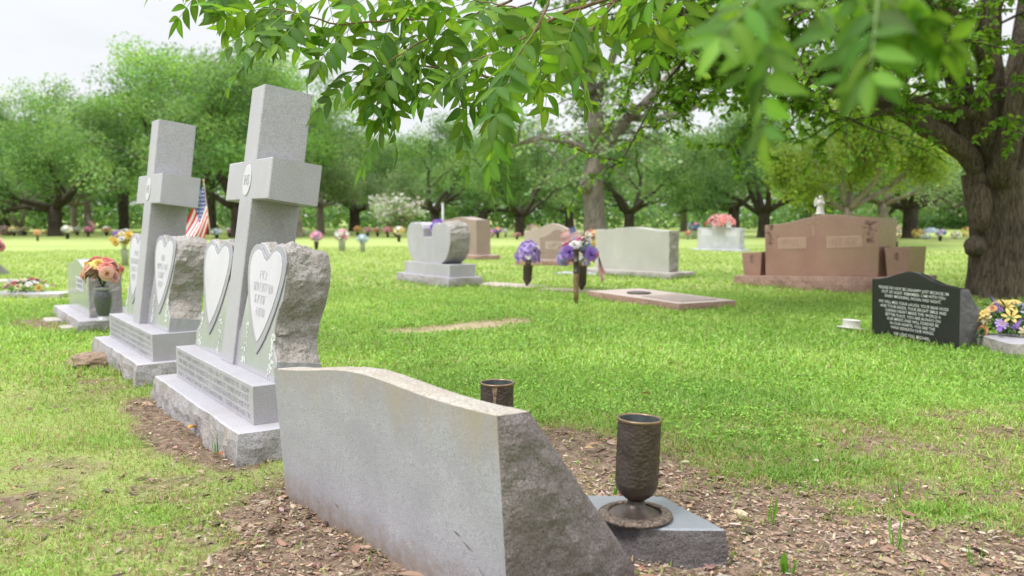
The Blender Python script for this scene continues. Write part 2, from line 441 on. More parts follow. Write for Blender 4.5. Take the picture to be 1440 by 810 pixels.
nt.links.new(mixc(nt, 0.93, sky.outputs['Color'], cl), bg.inputs['Color'])
nt.links.new(bg.outputs[0], out.inputs['Surface'])
sd = bpy.data.lights.new('sun', 'SUN'); sd.energy = 1.5; sd.angle = R(15); sd.color = (1.0, 0.98, 0.95)
so = bpy.data.objects.new('sun', sd); COL.objects.link(so); so.location = (-10, -10, 30)
sun_dir = Vector((math.sin(SUN_AZ) * math.cos(SUN_EL), math.cos(SUN_AZ) * math.cos(SUN_EL), math.sin(SUN_EL)))
so.rotation_euler = (-sun_dir).to_track_quat('-Z', 'Y').to_euler()
scn.view_settings.view_transform = 'Standard'; scn.view_settings.look = 'None'
scn.view_settings.exposure = 0.95; scn.view_settings.gamma = 1.0
scn.render.engine = 'CYCLES'
cy = scn.cycles; cy.use_denoising = True; cy.max_bounces = 7; cy.diffuse_bounces = 4; cy.glossy_bounces = 2; cy.transmission_bounces = 5
cy.sample_clamp_indirect = 6.0; cy.caustics_reflective = False; cy.caustics_refractive = False

# ------------------------------------------------------------------ where the turf is thin or bare (world metres)
ROW = R(-55)                                   # direction of the grave rows
def vnoise(x, y, sc, seed=0):
    "cheap vectorised value noise"
    def h(i, j): 
        s = np.sin(i * 127.1 + j * 311.7 + seed * 74.7) * 43758.5453
        return s - np.floor(s)
    X = x * sc; Y = y * sc; i = np.floor(X); j = np.floor(Y); f = X - i; g = Y - j
    f = f * f * (3 - 2 * f); g = g * g * (3 - 2 * g)
    return (h(i, j) * (1 - f) + h(i + 1, j) * f) * (1 - g) + (h(i, j + 1) * (1 - f) + h(i + 1, j + 1) * f) * g
def vfbm(x, y, sc, oct=4, seed=0):
    v = 0; a = 0.5
    for o in range(oct): v = v + a * vnoise(x, y, sc * 2 ** o, seed + o); a *= 0.5
    return v / (1 - 0.5 ** oct)
BARE = []                                      # (centre, long radius, short radius, turn, strength)
def bare(px0, py0, px1, py1, short, s=1.0, ext=1.0):
    a, b = G(px0, py0), G(px1, py1); c = (a + b) / 2; d = b - a
    BARE.append((c.x, c.y, max(d.length / 2 * ext, 0.05), short, math.atan2(d.y, d.x), s))
bare(400, 720, 700, 900, 0.19, 1.3)           # in front of the slant stone
bare(330, 800, 560, 830, 0.14, 0.9)
bare(235, 600, 330, 650, 0.13, 0.95)            # along the near cross base
bare(205, 565, 240, 590, 0.12, 0.9)
bare(770, 620, 900, 690, 0.26, 1.2)            # behind the slant stone
bare(900, 770, 1440, 795, 0.28, 1.45, 1.15)     # bottom right
bare(880, 700, 1120, 720, 0.2, 1.15)
bare(1100, 690, 1500, 700, 0.12, 0.6)
bare(1250, 640, 1500, 600, 0.16, 0.32)
bare(1150, 600, 1330, 610, 0.12, 0.30)
STRAW0 = len(BARE)
bare(640, 462, 725, 452, 0.20, 0.95)            # worn spot in the lawn
bare(570, 466, 640, 462, 0.16, 0.75)
STRAW1 = len(BARE)
bare(900, 640, 1440, 620, 0.30, 0.30)
bare(1300, 590, 1460, 570, 0.12, 0.4)
bare(50, 452, 90, 463, 0.2, 0.7)
bare(0, 700, 330, 720, 0.5, 0.30)
bare(100, 560, 200, 520, 0.25, 0.28)
def bareness(x, y, only=None):
    x = np.asarray(x, float); y = np.asarray(y, float); v = np.zeros_like(x)
    for cx, cy_, rl, rs_, an, s in (BARE[only[0]:only[1]] if only else BARE):
        dx, dy = x - cx, y - cy_
        a = dx * math.cos(an) + dy * math.sin(an); b = -dx * math.sin(an) + dy * math.cos(an)
        d = np.sqrt((np.maximum(np.abs(a) - rl * .75, 0) / (rl * .45 + rs_ * .4)) ** 2 + (b / rs_) ** 2)
        v = np.maximum(v, s * np.clip((1.6 - d) / 1.2, 0, 1))
    nz = vfbm(x, y, 5.0, 4, 3) - 0.5
    return np.clip(v + nz * 0.9 * (v > 0.02), 0, 1)
def gz(x, y):
    x = np.asarray(x, float); y = np.asarray(y, float)
    r = np.sqrt(x * x + y * y)
    return (vfbm(x, y, 1.3, 3, 11) - .5) * 0.03 + (vfbm(x, y, 9, 3, 5) - .5) * 0.045 * np.clip(bareness(x, y) * 1.2, 0, 1) * np.clip(2 - r / 8, 0, 1)

# ground sheet: fine near the camera, coarse to the horizon
def spacing(a, b, fine, far, g=1.10):
    xs = list(np.arange(a, b, fine)); s = fine; x = xs[-1]
    while x < far: s *= g; x += s; xs.append(x)
    return xs
xp = spacing(0, 3.6, 0.035, 450); xs = np.array([-q for q in xp[:0:-1]] + xp)
yp = spacing(1.2, 7.2, 0.035, 600); ym = spacing(0, 0.3, 0.08, 60); ys = np.array([1.2 - q for q in ym[:0:-1]] + yp)
X, Y = np.meshgrid(xs, ys); Z = gz(X, Y); B = bareness(X, Y)
nx, ny = len(xs), len(ys)
idx = np.arange(nx * ny).reshape(ny, nx)
F = np.stack([idx[:-1, :-1], idx[:-1, 1:], idx[1:, 1:], idx[1:, :-1]], -1).reshape(-1, 4)
me = np_mesh('ground', np.stack([X, Y, Z], -1).reshape(-1, 3), [F], np.stack([B.ravel(), bareness(X, Y, (STRAW0, STRAW1)).ravel(), B.ravel()], 1), True)
m, nt, out = new_mat('lawn'); MATS['lawn'] = m
at = N(nt, 'ShaderNodeVertexColor'); at.layer_name = 'col'
tc = N(nt, 'ShaderNodeTexCoord'); v = tc.outputs['Object']
n1 = noise_tex(nt, v, 60, 4, 0.7); n2 = noise_tex(nt, v, 1.1, 5, 0.6); n3 = noise_tex(nt, v, 26, 5, 0.7); n4 = noise_tex(nt, v, 0.22, 4, 0.6)
g1 = ramp(nt, [(0.3, (0.12, 0.18, 0.035)), (0.55, (0.22, 0.30, 0.075)), (0.75, (0.32, 0.40, 0.14))]); nt.links.new(n1.outputs['Fac'], g1.inputs['Fac'])
g2 = ramp(nt, [(0.3, (0.85, 0.95, 0.8)), (0.7, (1.2, 1.1, 1.2))]); nt.links.new(n2.outputs['Fac'], g2.inputs['Fac'])
g4 = ramp(nt, [(0.35, (0.9, 0.95, 0.9)), (0.65, (1.25, 1.12, 1.35))]); nt.links.new(n4.outputs['Fac'], g4.inputs['Fac'])
mw = N(nt, 'ShaderNodeMapping'); mw.inputs['Rotation'].default_value = (0, 0, 0.10); mw.inputs['Scale'].default_value = (0.02, 0.42, 1)
nt.links.new(v, mw.inputs['Vector']); n5 = noise_tex(nt, mw.outputs['Vector'], 1.0, 3, 0.5)     # mower passes
g5 = ramp(nt, [(0.38, (0.90, 0.93, 0.9)), (0.62, (1.22, 1.10, 1.35))]); nt.links.new(n5.outputs['Fac'], g5.inputs['Fac'])
turf = mixc(nt, 1.0, mixc(nt, 1.0, mixc(nt, 1.0, g1.outputs['Color'], g2.outputs['Color'], 'MULTIPLY'), g4.outputs['Color'], 'MULTIPLY'), g5.outputs['Color'], 'MULTIPLY')
nst = noise_tex(nt, v, 3.3, 6, 0.7); rst = ramp(nt, [(0.48, (0, 0, 0)), (0.72, (.55,) * 3)]); nt.links.new(nst.outputs['Fac'], rst.inputs['Fac'])
mrY = N(nt, 'ShaderNodeMapRange'); mrY.inputs['From Min'].default_value = 9; mrY.inputs['From Max'].default_value = 30; mrY.inputs['To Max'].default_value = .55
sxy = N(nt, 'ShaderNodeSeparateXYZ'); nt.links.new(v, sxy.inputs[0]); nt.links.new(sxy.outputs['Y'], mrY.inputs['Value'])
turf = mixc(nt, mrY.outputs[0], turf, mixc(nt, 1.0, g5.outputs['Color'], (0.32, 0.42, 0.125), 'MULTIPLY'))     # lawn colour turns paler with distance
turf = mixc(nt, rst.outputs['Color'], turf, (0.33, 0.29, 0.14))           # old thatch
s1 = ramp(nt, [(0.28, (0.085, 0.058, 0.042)), (0.5, (0.175, 0.125, 0.09)), (0.75, (0.34, 0.262, 0.195))]); nt.links.new(n3.outputs['Fac'], s1.inputs['Fac'])
br = ramp(nt, [(0.12, (0, 0, 0)), (0.5, (1, 1, 1))]); spc = N(nt, 'ShaderNodeSeparateColor'); nt.links.new(at.outputs['Color'], spc.inputs[0]); nt.links.new(spc.outputs[0], br.inputs['Fac'])
thatch = mixc(nt, 0.65, s1.outputs['Color'], (0.46, 0.38, 0.24)); soil = mixc(nt, spc.outputs[1], s1.outputs['Color'], thatch)
c = mixc(nt, br.outputs['Color'], turf, soil)
p = N(nt, 'ShaderNodeBsdfPrincipled', Roughness=0.95); p.inputs['Specular IOR Level'].default_value = 0.1
nt.links.new(c, p.inputs['Base Color'])
bp = N(nt, 'ShaderNodeBump', Strength=0.7, Distance=0.02); nt.links.new(n3.outputs['Fac'], bp.inputs['Height']); nt.links.new(bp.outputs['Normal'], p.inputs['Normal'])
nt.links.new(p.outputs['BSDF'], out.inputs['Surface'])
tag(link('ground', me, ['lawn']), kind='structure')

# footprints that keep blades and chips out: (centre, half sizes, turn)
FOOT = []
def foot(cx, cy_, hx, hy, rz): FOOT.append((cx, cy_, hx, hy, rz))
def clear(x, y):
    ok = np.ones(len(x), bool)
    for cx, cy_, hx, hy, rz in FOOT:
        dx, dy = x - cx, y - cy_
        a = dx * math.cos(rz) + dy * math.sin(rz); b = -dx * math.sin(rz) + dy * math.cos(rz)
        ok &= ~((np.abs(a) < hx) & (np.abs(b) < hy))
    return ok

# ------------------------------------------------------------------ the two cross monuments
def local(rz): 
    return Vector((math.cos(rz), math.sin(rz), 0)), Vector((-math.sin(rz), math.cos(rz), 0))
def cross_monument(loc, rz, label, L=1.40, seed=0, lean=8.2, back=0.160):
    t = thing('cross_monument', label, 'cross monument', loc, rz, 'paired cross and heart monuments')
    foot(*(Vector(loc) + local(rz)[0] * 0 + local(rz)[1] * 0.21).xy, L / 2, 0.20, rz)
    b = extrude(rect(-L / 2, L / 2, 0, 0.54), 0.22, True, 0.030, 7, 0.028, up=True, off=seed)
    b.v = [(x, y, z - 0.09) for x, y, z in b.v]; b.build('base', ['granite_honed', 'granite_rock'], t)
    pz = 0.128; PL = 1.24; PH = 0.158
    b = extrude(rect(-PL / 2, PL / 2, 0.085, 0.45), PH, None, ch=0.003, up=True)
    b.v = [(x, y, z + pz) for x, y, z in b.v]; st = b.build('plinth', ['granite_honed'], t)
    scribble(4, -PL / 2 + 0.04, PL / 2 - 0.04, pz + PH - 0.018, 0.0335, 0.0195, 0.0838, 5 + seed, .80, None, .11).build('inscription', ['letter_plinth'], st)
    z0 = pz + PH - 0.002; TH = 0.19; LEAN = -R(lean)
    half = [(0.055, 0), (0.60, 0), (0.602, 0.085), (0.560, 0.115), (0.528, 0.18), (0.538, 0.25), (0.580, 0.33), (0.598, 0.42), (0.588, 0.475), (0.555, 0.523),
            (0.505, 0.548), (0.455, 0.545), (0.405, 0.528), (0.375, 0.512), (0.345, 0.53), (0.295, 0.553), (0.245, 0.553), (0.195, 0.53), (0.160, 0.48), (0.148, 0.41), (0.150, 0.34), (0.125, 0.24), (0.097, 0.16), (0.06, 0.15)]
    for s in (1, -1):
        pts = half if s > 0 else [(-x, z) for x, z in reversed(half)]
        n = len(pts)
        rockset = set(range(2, 21)) if s > 0 else {i for i in range(n) if (n - 2 - i) in range(2, 21)}
        tb = extrude(pts, TH, rockset, 0.030, 14, 0.014, ch=0.003, off=seed + 3 * s, rs=10, bulge=.15).build('heart_tablet', ['granite_polished', 'granite_rock_warm'], t, (0, 0.175, z0), (LEAN, 0, 0))
        plate(heart(0.475, 0.465), s * 0.362, 0.085, 0.0, -0.006).build('heart_border', ['heart_border'], tb)
        pan = plate(heart(0.400, 0.390), s * 0.362, 0.135, -0.0055, -0.0085).build('heart_panel', ['heart_frost'], tb)
        if s > 0 or seed:
            cx = s * 0.362
            scribble(4, 0, 0, 0.435, 0.052, 0.033, -0.0095, 31 + seed + s, 0.9, lambda k: [(cx - .05, cx + .05), (cx - .13, cx + .13), (cx - .085, cx + .085), (cx - .06, cx + .06)][k]).build('lettering', ['letter_soft'], pan)
        r = random.Random(8 + s + seed)
        for bx, zz0, zz1 in ((s * 0.195, 0.02, 0.20), (s * 0.530, 0.015, 0.185)):
            e = MB()
            for q in range(46):
                cx, cz = bx + r.gauss(0, 0.014), r.uniform(zz0, zz1); ra = r.uniform(0.004, 0.010); a0 = r.random() * 6
                e.add([(cx + ra * math.cos(a0 + k * PI / 3), -0.0012, cz + ra * math.sin(a0 + k * PI / 3)) for k in range(6)], [tuple(range(6))])
            e.build('etched_spray', ['etch'], tb)
    sw = 0.088; aw = 0.31; az0, az1, top = 0.745, 0.925, 1.265
    cr_ = [(-sw, 0), (sw, 0), (sw, az0), (aw, az0), (aw, az1), (sw, az1), (sw, top), (-sw, top), (-sw, az1), (-aw, az1), (-aw, az0), (-sw, az0)]
    c = extrude(cr_, 0.225, None, ch=0.004).build('cross', ['granite_honed'], t, (0, back, z0), (LEAN, 0, 0))
    el = [(0.056 * math.cos(k * PI / 16), 0.072 * math.sin(k * PI / 16)) for k in range(32)]
    em = plate(el, 0, (az0 + az1) / 2, 0, -0.004).build('emblem', ['heart_frost'], c)
    tm = text_mesh(['IHS'], 0.068, -0.0048, 0.812, 0, 0, 0, 0.75); tm.v = [(x, y, z) for x, y, z in tm.v]
    tm.build('monogram', ['letter_dark'], em)
    return t
xd, yd = local(ROW)
n1 = G(336, 610, 0.128); f1 = G(218.5, 528.6, 0.128)
r1 = math.atan2(n1.y - f1.y, n1.x - f1.x)
c1 = (n1 + f1) / 2; cross_monument((c1.x, c1.y, 0), r1, 'nearer grey granite cross monument, its left heart blank and its right heart lettered', (n1 - f1).length, 0)
n2 = G(195, 513, 0.128); f2 = G(134, 474, 0.128)
r2_ = math.atan2(n2.y - f2.y, n2.x - f2.x)
c2 = (n2 + f2) / 2; cross_monument((c2.x, c2.y, 0), r2_, 'farther grey granite cross monument with two lettered hearts, beside the small headstone with roses', (n2 - f2).length, 4, 7.2, 0.125)

# ------------------------------------------------------------------ slant-faced stones seen from the back
def slant_mesh(L, hts, ridge, depth, nose, lean=0.035, amp=0.025, seed=0):
    "back face stands up, the other face slopes to the lawn; split-faced ends. materials: 0 back, 1 ends, 2 top"
    b = MB(); n = len(hts) - 1; k = len(hts)
    sec = []
    for i, h in enumerate(hts):
        x = L * i / n
        sec.append([(x, 0, 0), (x, -lean, h), (x, ridge - lean, h - 0.004), (x, depth, nose), (x, depth, 0)])
    V = [p for s in sec for p in s]
    V2 = []
    fs = {0: [], 1: [], 2: [], 3: []}
    for i in range(n):
        a, c = i * 5, (i + 1) * 5
        for e in range(4): fs[e].append((a + e, c + e, c + e + 1, a + e + 1))
    b.add(V, fs[0], 0); b.add(V, fs[2], 0); b.add(V, fs[3], 1)
    # top: rough strip
    nt_, m_ = 5, n
    TV = []
    for i in range(n + 1):
        for j in range(nt_ + 1):
            y = -lean + ridge * j / nt_; z = hts[i] - 0.004 * j / nt_
            d = 0 if j in (0, nt_) or i in (0, n) else 0.009 * (0.5 + fbm((L * i / n, y, z), 14, 3, seed))
            TV.append((L * i / n, y, z + d - (0.003 if j == 0 else 0)))
    b.add(TV, [(i * (nt_ + 1) + j, (i + 1) * (nt_ + 1) + j, (i + 1) * (nt_ + 1) + j + 1, i * (nt_ + 1) + j + 1) for i in range(n) for j in range(nt_)], 2)
    for end in (0, 1):
        x0 = L * end; h = hts[-1 if end else 0]; s = 1 if end else -1
        nu, nv = 22, 24; EV = []
        for v in range(nv + 1):
            fv = v / nv; zl = h * fv; yl = -lean * fv
            zr = (nose * fv / 0.15) if fv < 0.15 else nose + (h - 0.004 - nose) * (fv - 0.15) / 0.85
            yr = depth if fv < 0.15 else depth + (ridge - lean - depth) * (fv - 0.15) / 0.85
            for u in range(nu + 1):
                fu = u / nu; y = yl + (yr - yl) * fu; z = zl + (zr - zl) * fu
                e = (math.sin(PI * fu) * math.sin(PI * min(1, fv * 0.98 + 0.02))) ** 0.5 if 0 < fu < 1 and 0 < fv < 1 else 0
                d = amp * e * (0.8 + 1.9 * fbm((y, z, x0), 6, 4, seed) + 0.7 * abs(fbm((y, z, x0), 17, 2, seed)))
                EV.append((x0 + s * d, y, z))
        q = [(v * (nu + 1) + u, v * (nu + 1) + u + 1, (v + 1) * (nu + 1) + u + 1, (v + 1) * (nu + 1) + u) for v in range(nv) for u in range(nu)]
        b.add(EV, q if end else [tuple(reversed(f)) for f in q], 1)
    return b
nS, fS = G(716, 885), G(403, 700)
rzS = math.atan2(nS.y - fS.y, nS.x - fS.x); LS = (nS - fS).length
t = thing('slant_headstone', 'big weathered slant headstone with a blank grey back and dark rough end', 'headstone', (fS.x, fS.y, -0.01), rzS, 'slant headstones seen from behind')
hts = []
for i in range(29):
    s = i / 28
    hts.append(0.452 + 0.040 * math.exp(-((s - 0.45) / 0.28) ** 2) + 0.062 * s)
slant_mesh(LS, hts, 0.095, 0.42, 0.055, seed=2).build('stone', ['slant_back', 'slant_rock', 'slant_top'], t)
lc = fS + local(rzS)[0] * LS / 2 + local(rzS)[1] * 0.2
foot(lc.x, lc.y, LS / 2 + 0.01, 0.215, rzS)

for s_, z_, l_, a_ in ((.80, .215, .05, -1.2), (.83, .19, .035, -.2), (.86, .175, .05, -.35), (.90, .135, .11, -.55), (.93, .09, .05, -.5), (.30, .09, .03, -.4), (.2, .08, .03, -1.0)):
    x_ = s_ * LS; b = MB(); dx_, dz_ = math.cos(a_) * l_, math.sin(a_) * l_
    yb = lambda z: -.035 * z / .5 - .0012
    b.add([(x_, yb(z_), z_), (x_ + dx_ * .5 - dz_ * .03, yb(z_), z_ + dz_ * .5 - .003), (x_ + dx_, yb(z_ + dz_), z_ + dz_), (x_ + dx_ * .5, yb(z_), z_ + dz_ * .5 + .0015)], [(0, 1, 2, 3)]); b.build('scrape', ['scrape'], [o_ for o_ in t.children][0])
# granite block and bronze vases on its far side
def quad_block(name, label, pts, H, mats, amp=0.02, z=0.0, seed=0, cat='granite block'):
    b = extrude(pts, H + 0.08, True, amp, 6, 0.022, up=True, off=seed); b.v = [(x, y, q + z - 0.08) for x, y, q in b.v]
    c = sum((Vector((x, y, 0)) for x, y in pts), Vector()) / len(pts)
    b.v = [(x - c.x, y - c.y, q) for x, y, q in b.v]
    return tag(b.build(name, mats, None, (c.x, c.y, 0)), label, cat)
bl = [(0.350, 2.262), (0.577, 2.257), (0.456, 2.530), (0.125, 2.545)]
quad_block('vase_block', 'low polished granite block with rough edge under the bronze vase', bl, 0.10, ['vase_block_top', 'block_rock'], 0.020, seed=5)
foot(0.40, 2.40, 0.19, 0.13, 0)
b2 = G(699, 640); quad_block('vase_block', 'granite block mostly hidden behind the slant headstone, carrying the second bronze vase', [(-0.24, 3.05), (0.04, 3.02), (0.06, 3.26), (-0.2, 3.30)], 0.055, ['vase_block_top', 'slant_rock'], 0.012, seed=8)
foot(-0.1, 3.16, 0.16, 0.13, 0)
def hammered(a, z):
    q = Vector((math.cos(a) * 0.06, math.sin(a) * 0.06, z * 1.0)) * 112
    return 0.0026 * (mnoise.voronoi(q)[0][0] - .5)
def bronze_vase(loc, label, tilt, h=0.285, seam=False):
    t = thing('bronze_vase', label, 'bronze vase', loc, 0.4, 'hammered bronze vases')
    b = MB(); fl = [(0.0, 0.002), (0.099, 0.002), (0.106, 0.006), (0.104, 0.012), (0.096, 0.017), (0.078, 0.021), (0.074, 0.017), (0.074, 0.012)]
    b.lathe(fl, 56); b.build('flange', ['bronze_flange'], t)
    b = MB(); b.lathe([(0.074, 0.013), (0.05, 0.022), (0.03, 0.032), (0.0235, 0.042), (0.0225, 0.052)], 40); b.build('foot', ['bronze'], t, rot=(0, tilt, 0))
    prof = [(0.0225, 0.050), (0.030, 0.056), (0.044, 0.066), (0.054, 0.080), (0.0595, 0.098)]
    k = 100; prof += [(0.0600 + 0.0008 * i / k, 0.098 + (h - 0.107) * i / k) for i in range(1, k + 1)]
    b = MB(); b.lathe(prof, 170, wob=hammered); bd = b.build('body', ['bronze'], t, rot=(0, tilt, 0))
    b = MB(); b.lathe([(0.060, h - 0.010), (0.0635, h - 0.007), (0.064, h - 0.002), (0.062, h), (0.0575, h), (0.056, h - 0.004)], 56); b.build('rim', ['bronze_rim'], t, rot=(0, tilt, 0))
    b = MB(); b.lathe([(0.056, h - 0.003), (0.0555, h - 0.09), (0.054, 0.11), (0.0, 0.105)], 48); b.build('liner', ['patina'], t, rot=(0, tilt, 0))
    if seam:
        a = math.atan2(-loc[1], -loc[0]) - 0.4 - 0.14
        b = MB(); vs = []
        for i in range(9):
            z = h - 0.004 - i * 0.025; wd = 0.16 + 0.22 * max(0, 1 - i / 1.5)
            for s in (-1, 1): vs.append((0.0622 * math.cos(a + s * wd / 2), 0.0622 * math.sin(a + s * wd / 2), z))
        b.add(vs, [(2 * i + 1, 2 * i, 2 * i + 2, 2 * i + 3) for i in range(8)]); b.build('wax_streak', ['bronze_light'], t, rot=(0, tilt, 0))
    return t
v1 = G(893, 727, 0.10); bronze_vase((v1.x, v1.y, 0.10), 'empty hammered bronze vase on a round flange, standing on the granite block in front', R(2.2))
v2 = A(699, 537, 3.10); bronze_vase((v2.x, v2.y, 0.055), 'second bronze vase with a tan streak, only its top showing over the slant headstone', 0, v2.z - 0.055, True)

# dark slant stone with the verse, seen from its lettered back
dn, df = G(1349, 492), G(1226, 473)
rzD = math.atan2(dn.y - df.y, dn.x - df.x); LD = (dn - df).length
t = thing('slant_headstone', 'polished black slant headstone with a white engraved verse, beside the tree trunk', 'headstone', (df.x, df.y, -0.02), rzD, 'slant headstones seen from behind')
hh = [0.47 + 0.085 * math.exp(-((i / 24 - 0.45) / 0.26) ** 2) for i in range(25)]
st = slant_mesh(LD, hh, 0.09, 0.34, 0.10, 0.03, 0.012, 6).build('stone', ['black_polished', 'black_rock', 'black_polished'], t, rot=(0, R(1.2), 0))
verse = [["PLEASE DO NOT BE UNHAPPY JUST BECAUSE I'M", 'OUT OF SIGHT. REMEMBER, I AM WITH YOU', 'EVERY MORNING, NOON AND NIGHT.'], ['WE WILL MISS YOUR LAUGH, YOUR BEAR HUGS',
         'AND YOUR KINDS. YOUR BRIGHT SMILE AND', 'CARING HEART MADE THIS WORLD A', 'BETTER PLACE. YOU ARE ALWAYS ON', 'OUR MINDS AND WILL FOREVER BE', 'IN OUR HEARTS. YOU ARE THE', 'WIND BENEATH OUR WINGS.'], ['WE LOVE YOU, MICHAEL.']]
zt = 0.412
for stanza in verse:
    tm = text_mesh(stanza, 0.0315, 0, zt, 0.0318, LD * 0.485, 0.0001, LD / 0.80 * 0.93); zt -= 0.0318 * (len(stanza) + .45)
    tm.v = [(x, -0.03 * (z / 0.5) - 0.003, z) for x, y, z in tm.v]
    tm.build('verse', ['letter_light'], st)
lc = df + local(rzD)[0] * LD / 2 + local(rzD)[1] * 0.17; foot(lc.x, lc.y, LD / 2, 0.19, rzD)

# ------------------------------------------------------------------ headstones across the lawn
def headstone(name, label, near, rz, W, H, TH, outline, mats, base=None, bmats=None, rock=None, amp=0.02, lean=0, bh=0.12, group=None, inset=None, seed=0, rs=5):
    """near: front corner of the base at its right-hand (nearer) end; local x runs back along the row as negative."""
    t = thing(name, label, 'headstone', near, rz, group)
    z = 0
    if base:
        L, D = base
        b = extrude(rect(-L, 0, 0, D), bh + 0.06, True, 0.022, 5, 0.05, up=True, off=seed + 2, rs=rs); b.v = [(x, y, q - 0.06) for x, y, q in b.v]
        b.build('base', bmats, t); z = bh
        c = Vector(near) + local(rz)[0] * (-L / 2) + local(rz)[1] * (D / 2); foot(c.x, c.y, L / 2, D / 2, rz)
        x0 = inset[0]; y0 = inset[1]
    else:
        x0 = y0 = 0; c = Vector(near) + local(rz)[0] * (-W / 2) + local(rz)[1] * (TH / 2); foot(c.x, c.y, W / 2, TH / 2, rz)
    pts = [(x * W - x0, q * H) for x, q in outline]
    st = extrude(pts, TH, rock, amp, 6, 0.03, ch=0.004, off=seed, rs=rs * 1.6).build('stone', mats, t, (0, y0, z - 0.003), (lean, 0, 0))
    return t, st
def serp(dip=0.0, sh=0.90, n=14):
    "serpentine top, x from -1 to 0, CCW from the front"
    top = [(-i / n, sh + (1 - sh) * math.exp(-((i / n - 0.5) / 0.26) ** 2) + 0) for i in range(n + 1)]
    return [(-1, 0), (0, 0)] + top
def edges_sides(n_top): return {1, 2 + n_top}                         # right side and left side

# stone with a broad notch between two rounded shoulders
near = G(632, 405)
W_out = [(-0.80, 0), (-0.20, 0), (-0.10, 0.12), (-0.03, 0.32), (0.0, 0.55), (0.0, 0.75), (-0.03, 0.90), (-0.09, 0.985), (-0.16, 1.0), (-0.20, 0.985), (-0.235, 0.96), (-0.27, 0.99), (-0.33, 0.985), (-0.38, 0.93), (-0.405, 0.85), (-0.41, 0.64),
         (-0.60, 0.64), (-0.605, 0.85), (-0.63, 0.93), (-0.68, 0.985), (-0.74, 0.99), (-0.77, 0.96), (-0.80, 0.985), (-0.84, 1.0), (-0.91, 0.985), (-0.97, 0.90), (-1, 0.75), (-1, 0.55), (-0.97, 0.32), (-0.90, 0.12)]
t, st = headstone('notched_headstone', 'pale grey headstone with a square notch between two rounded shoulders, rough sides', near, ROW, 1.20, 0.56, 0.32, W_out, ['granite_honed', 'granite_rock_warm'], (1.46, 0.50), ['granite_honed', 'granite_rock'],
                  {2, 3, 4, 5, 6, 7, 24, 25, 26, 27, 28, 29}, 0.035, bh=0.13, inset=(0.13, 0.09))
b = extrude(rect(-1.34, -0.07, 0.05, 0.45), 0.17, None, ch=0.004, up=True); b.v = [(x, y, z + 0.127) for x, y, z in b.v]; b.build('plinth', ['granite_honed'], t)
st.location.z += 0.168

# tall pinkish stone behind it
near = G(668, 366); o = serp(sh=0.92)
headstone('pink_headstone', 'tall pinkish headstone with a gently arched top behind the notched grey one', near, ROW, 1.35, 0.82, 0.36, o, ['brown_polished', 'brown_polished'], (1.6, 0.62), ['brown_light', 'pink_rock'], None, bh=0.10, inset=(0.13, 0.12))
# white post behind it
p = G(623, 352); b = MB(); b.tube([(0, 0, -0.05), (0, 0, 1.25)], [0.03, 0.03], 10); b.lathe([(0.03, 1.25), (0.036, 1.26), (0.036, 1.285), (0.0, 1.295)], 10)
tag(b.build('marker_post', ['pale_stone'], None, p), 'thin white post rising behind the pinkish headstone', 'post')

# brown serpentine stone facing the camera
near = G(824, 374); o = serp(sh=0.78)
t, st = headstone('brown_headstone', 'brown arched headstone with a light carved border behind the bouquet with flags', near, R(-14), 1.10, 0.70, 0.22, o, ['brown_light', 'brown_light'], (1.35, 0.42), ['brown_light', 'pink_rock'], {1, 16}, bh=0.10, inset=(0.12, 0.10))
fr = [(x * 0.62 * 1.10 - 0.13 - 0.10, q * 0.56 + 0.03) for x, q in serp(sh=0.7)]
pn = plate(fr, 0, 0.0, 0, -0.004).build('carved_panel', ['brown_polished'], st)
q = plate(rect(-0.80, -0.40, 0.21, 0.36), 0, 0, -0.0035, -0.007).build('name_panel', ['brown_light'], pn)
scribble(1, -0.74, -0.46, 0.33, 0.1, 0.09, -0.0078, 3, 1).build('lettering', ['brown_polished'], q)

# wide sage stone
near = G(943, 393); o = serp(sh=0.92)
t, st = headstone('sage_headstone', 'wide plain greenish grey headstone with a shallow arched top and rough right side', near, R(-46), 1.45, 0.68, 0.25, o, ['sage_polished', 'granite_rock_warm'], (1.78, 0.62), ['concrete', 'granite_rock_warm'], {1, 16}, 0.03, bh=0.09, inset=(0.16, 0.17))

# white stone with coral flowers
near = G(1043, 354); o = serp(sh=0.90)
t, st = headstone('white_headstone', 'white headstone with carved panels and coral flowers along its top', near, R(-40), 1.22, 0.62, 0.30, o, ['pale_stone', 'pale_stone'], (1.5, 0.5), ['pale_stone', 'pale_stone'], {1, 16}, 0.03, bh=0.05, inset=(0.12, 0.10))
for x0, x1, z0_, z1_ in ((-1.22, -0.90, 0.36, 0.52), (-0.52, -0.20, 0.34, 0.50)):
    lt = MB(); lt.add([(x0, -0.002, z0_), (x1, -0.002, z0_), (x1, -0.002, z1_), (x0, -0.002, z1_)], [(0, 1, 2, 3)]); lt.build('carved_panel', ['heart_frost'], st)
scribble(1, -1.05, -0.38, 0.20, 0.1, 0.12, -0.003, 9, 1).build('lettering', ['heart_frost'], st)

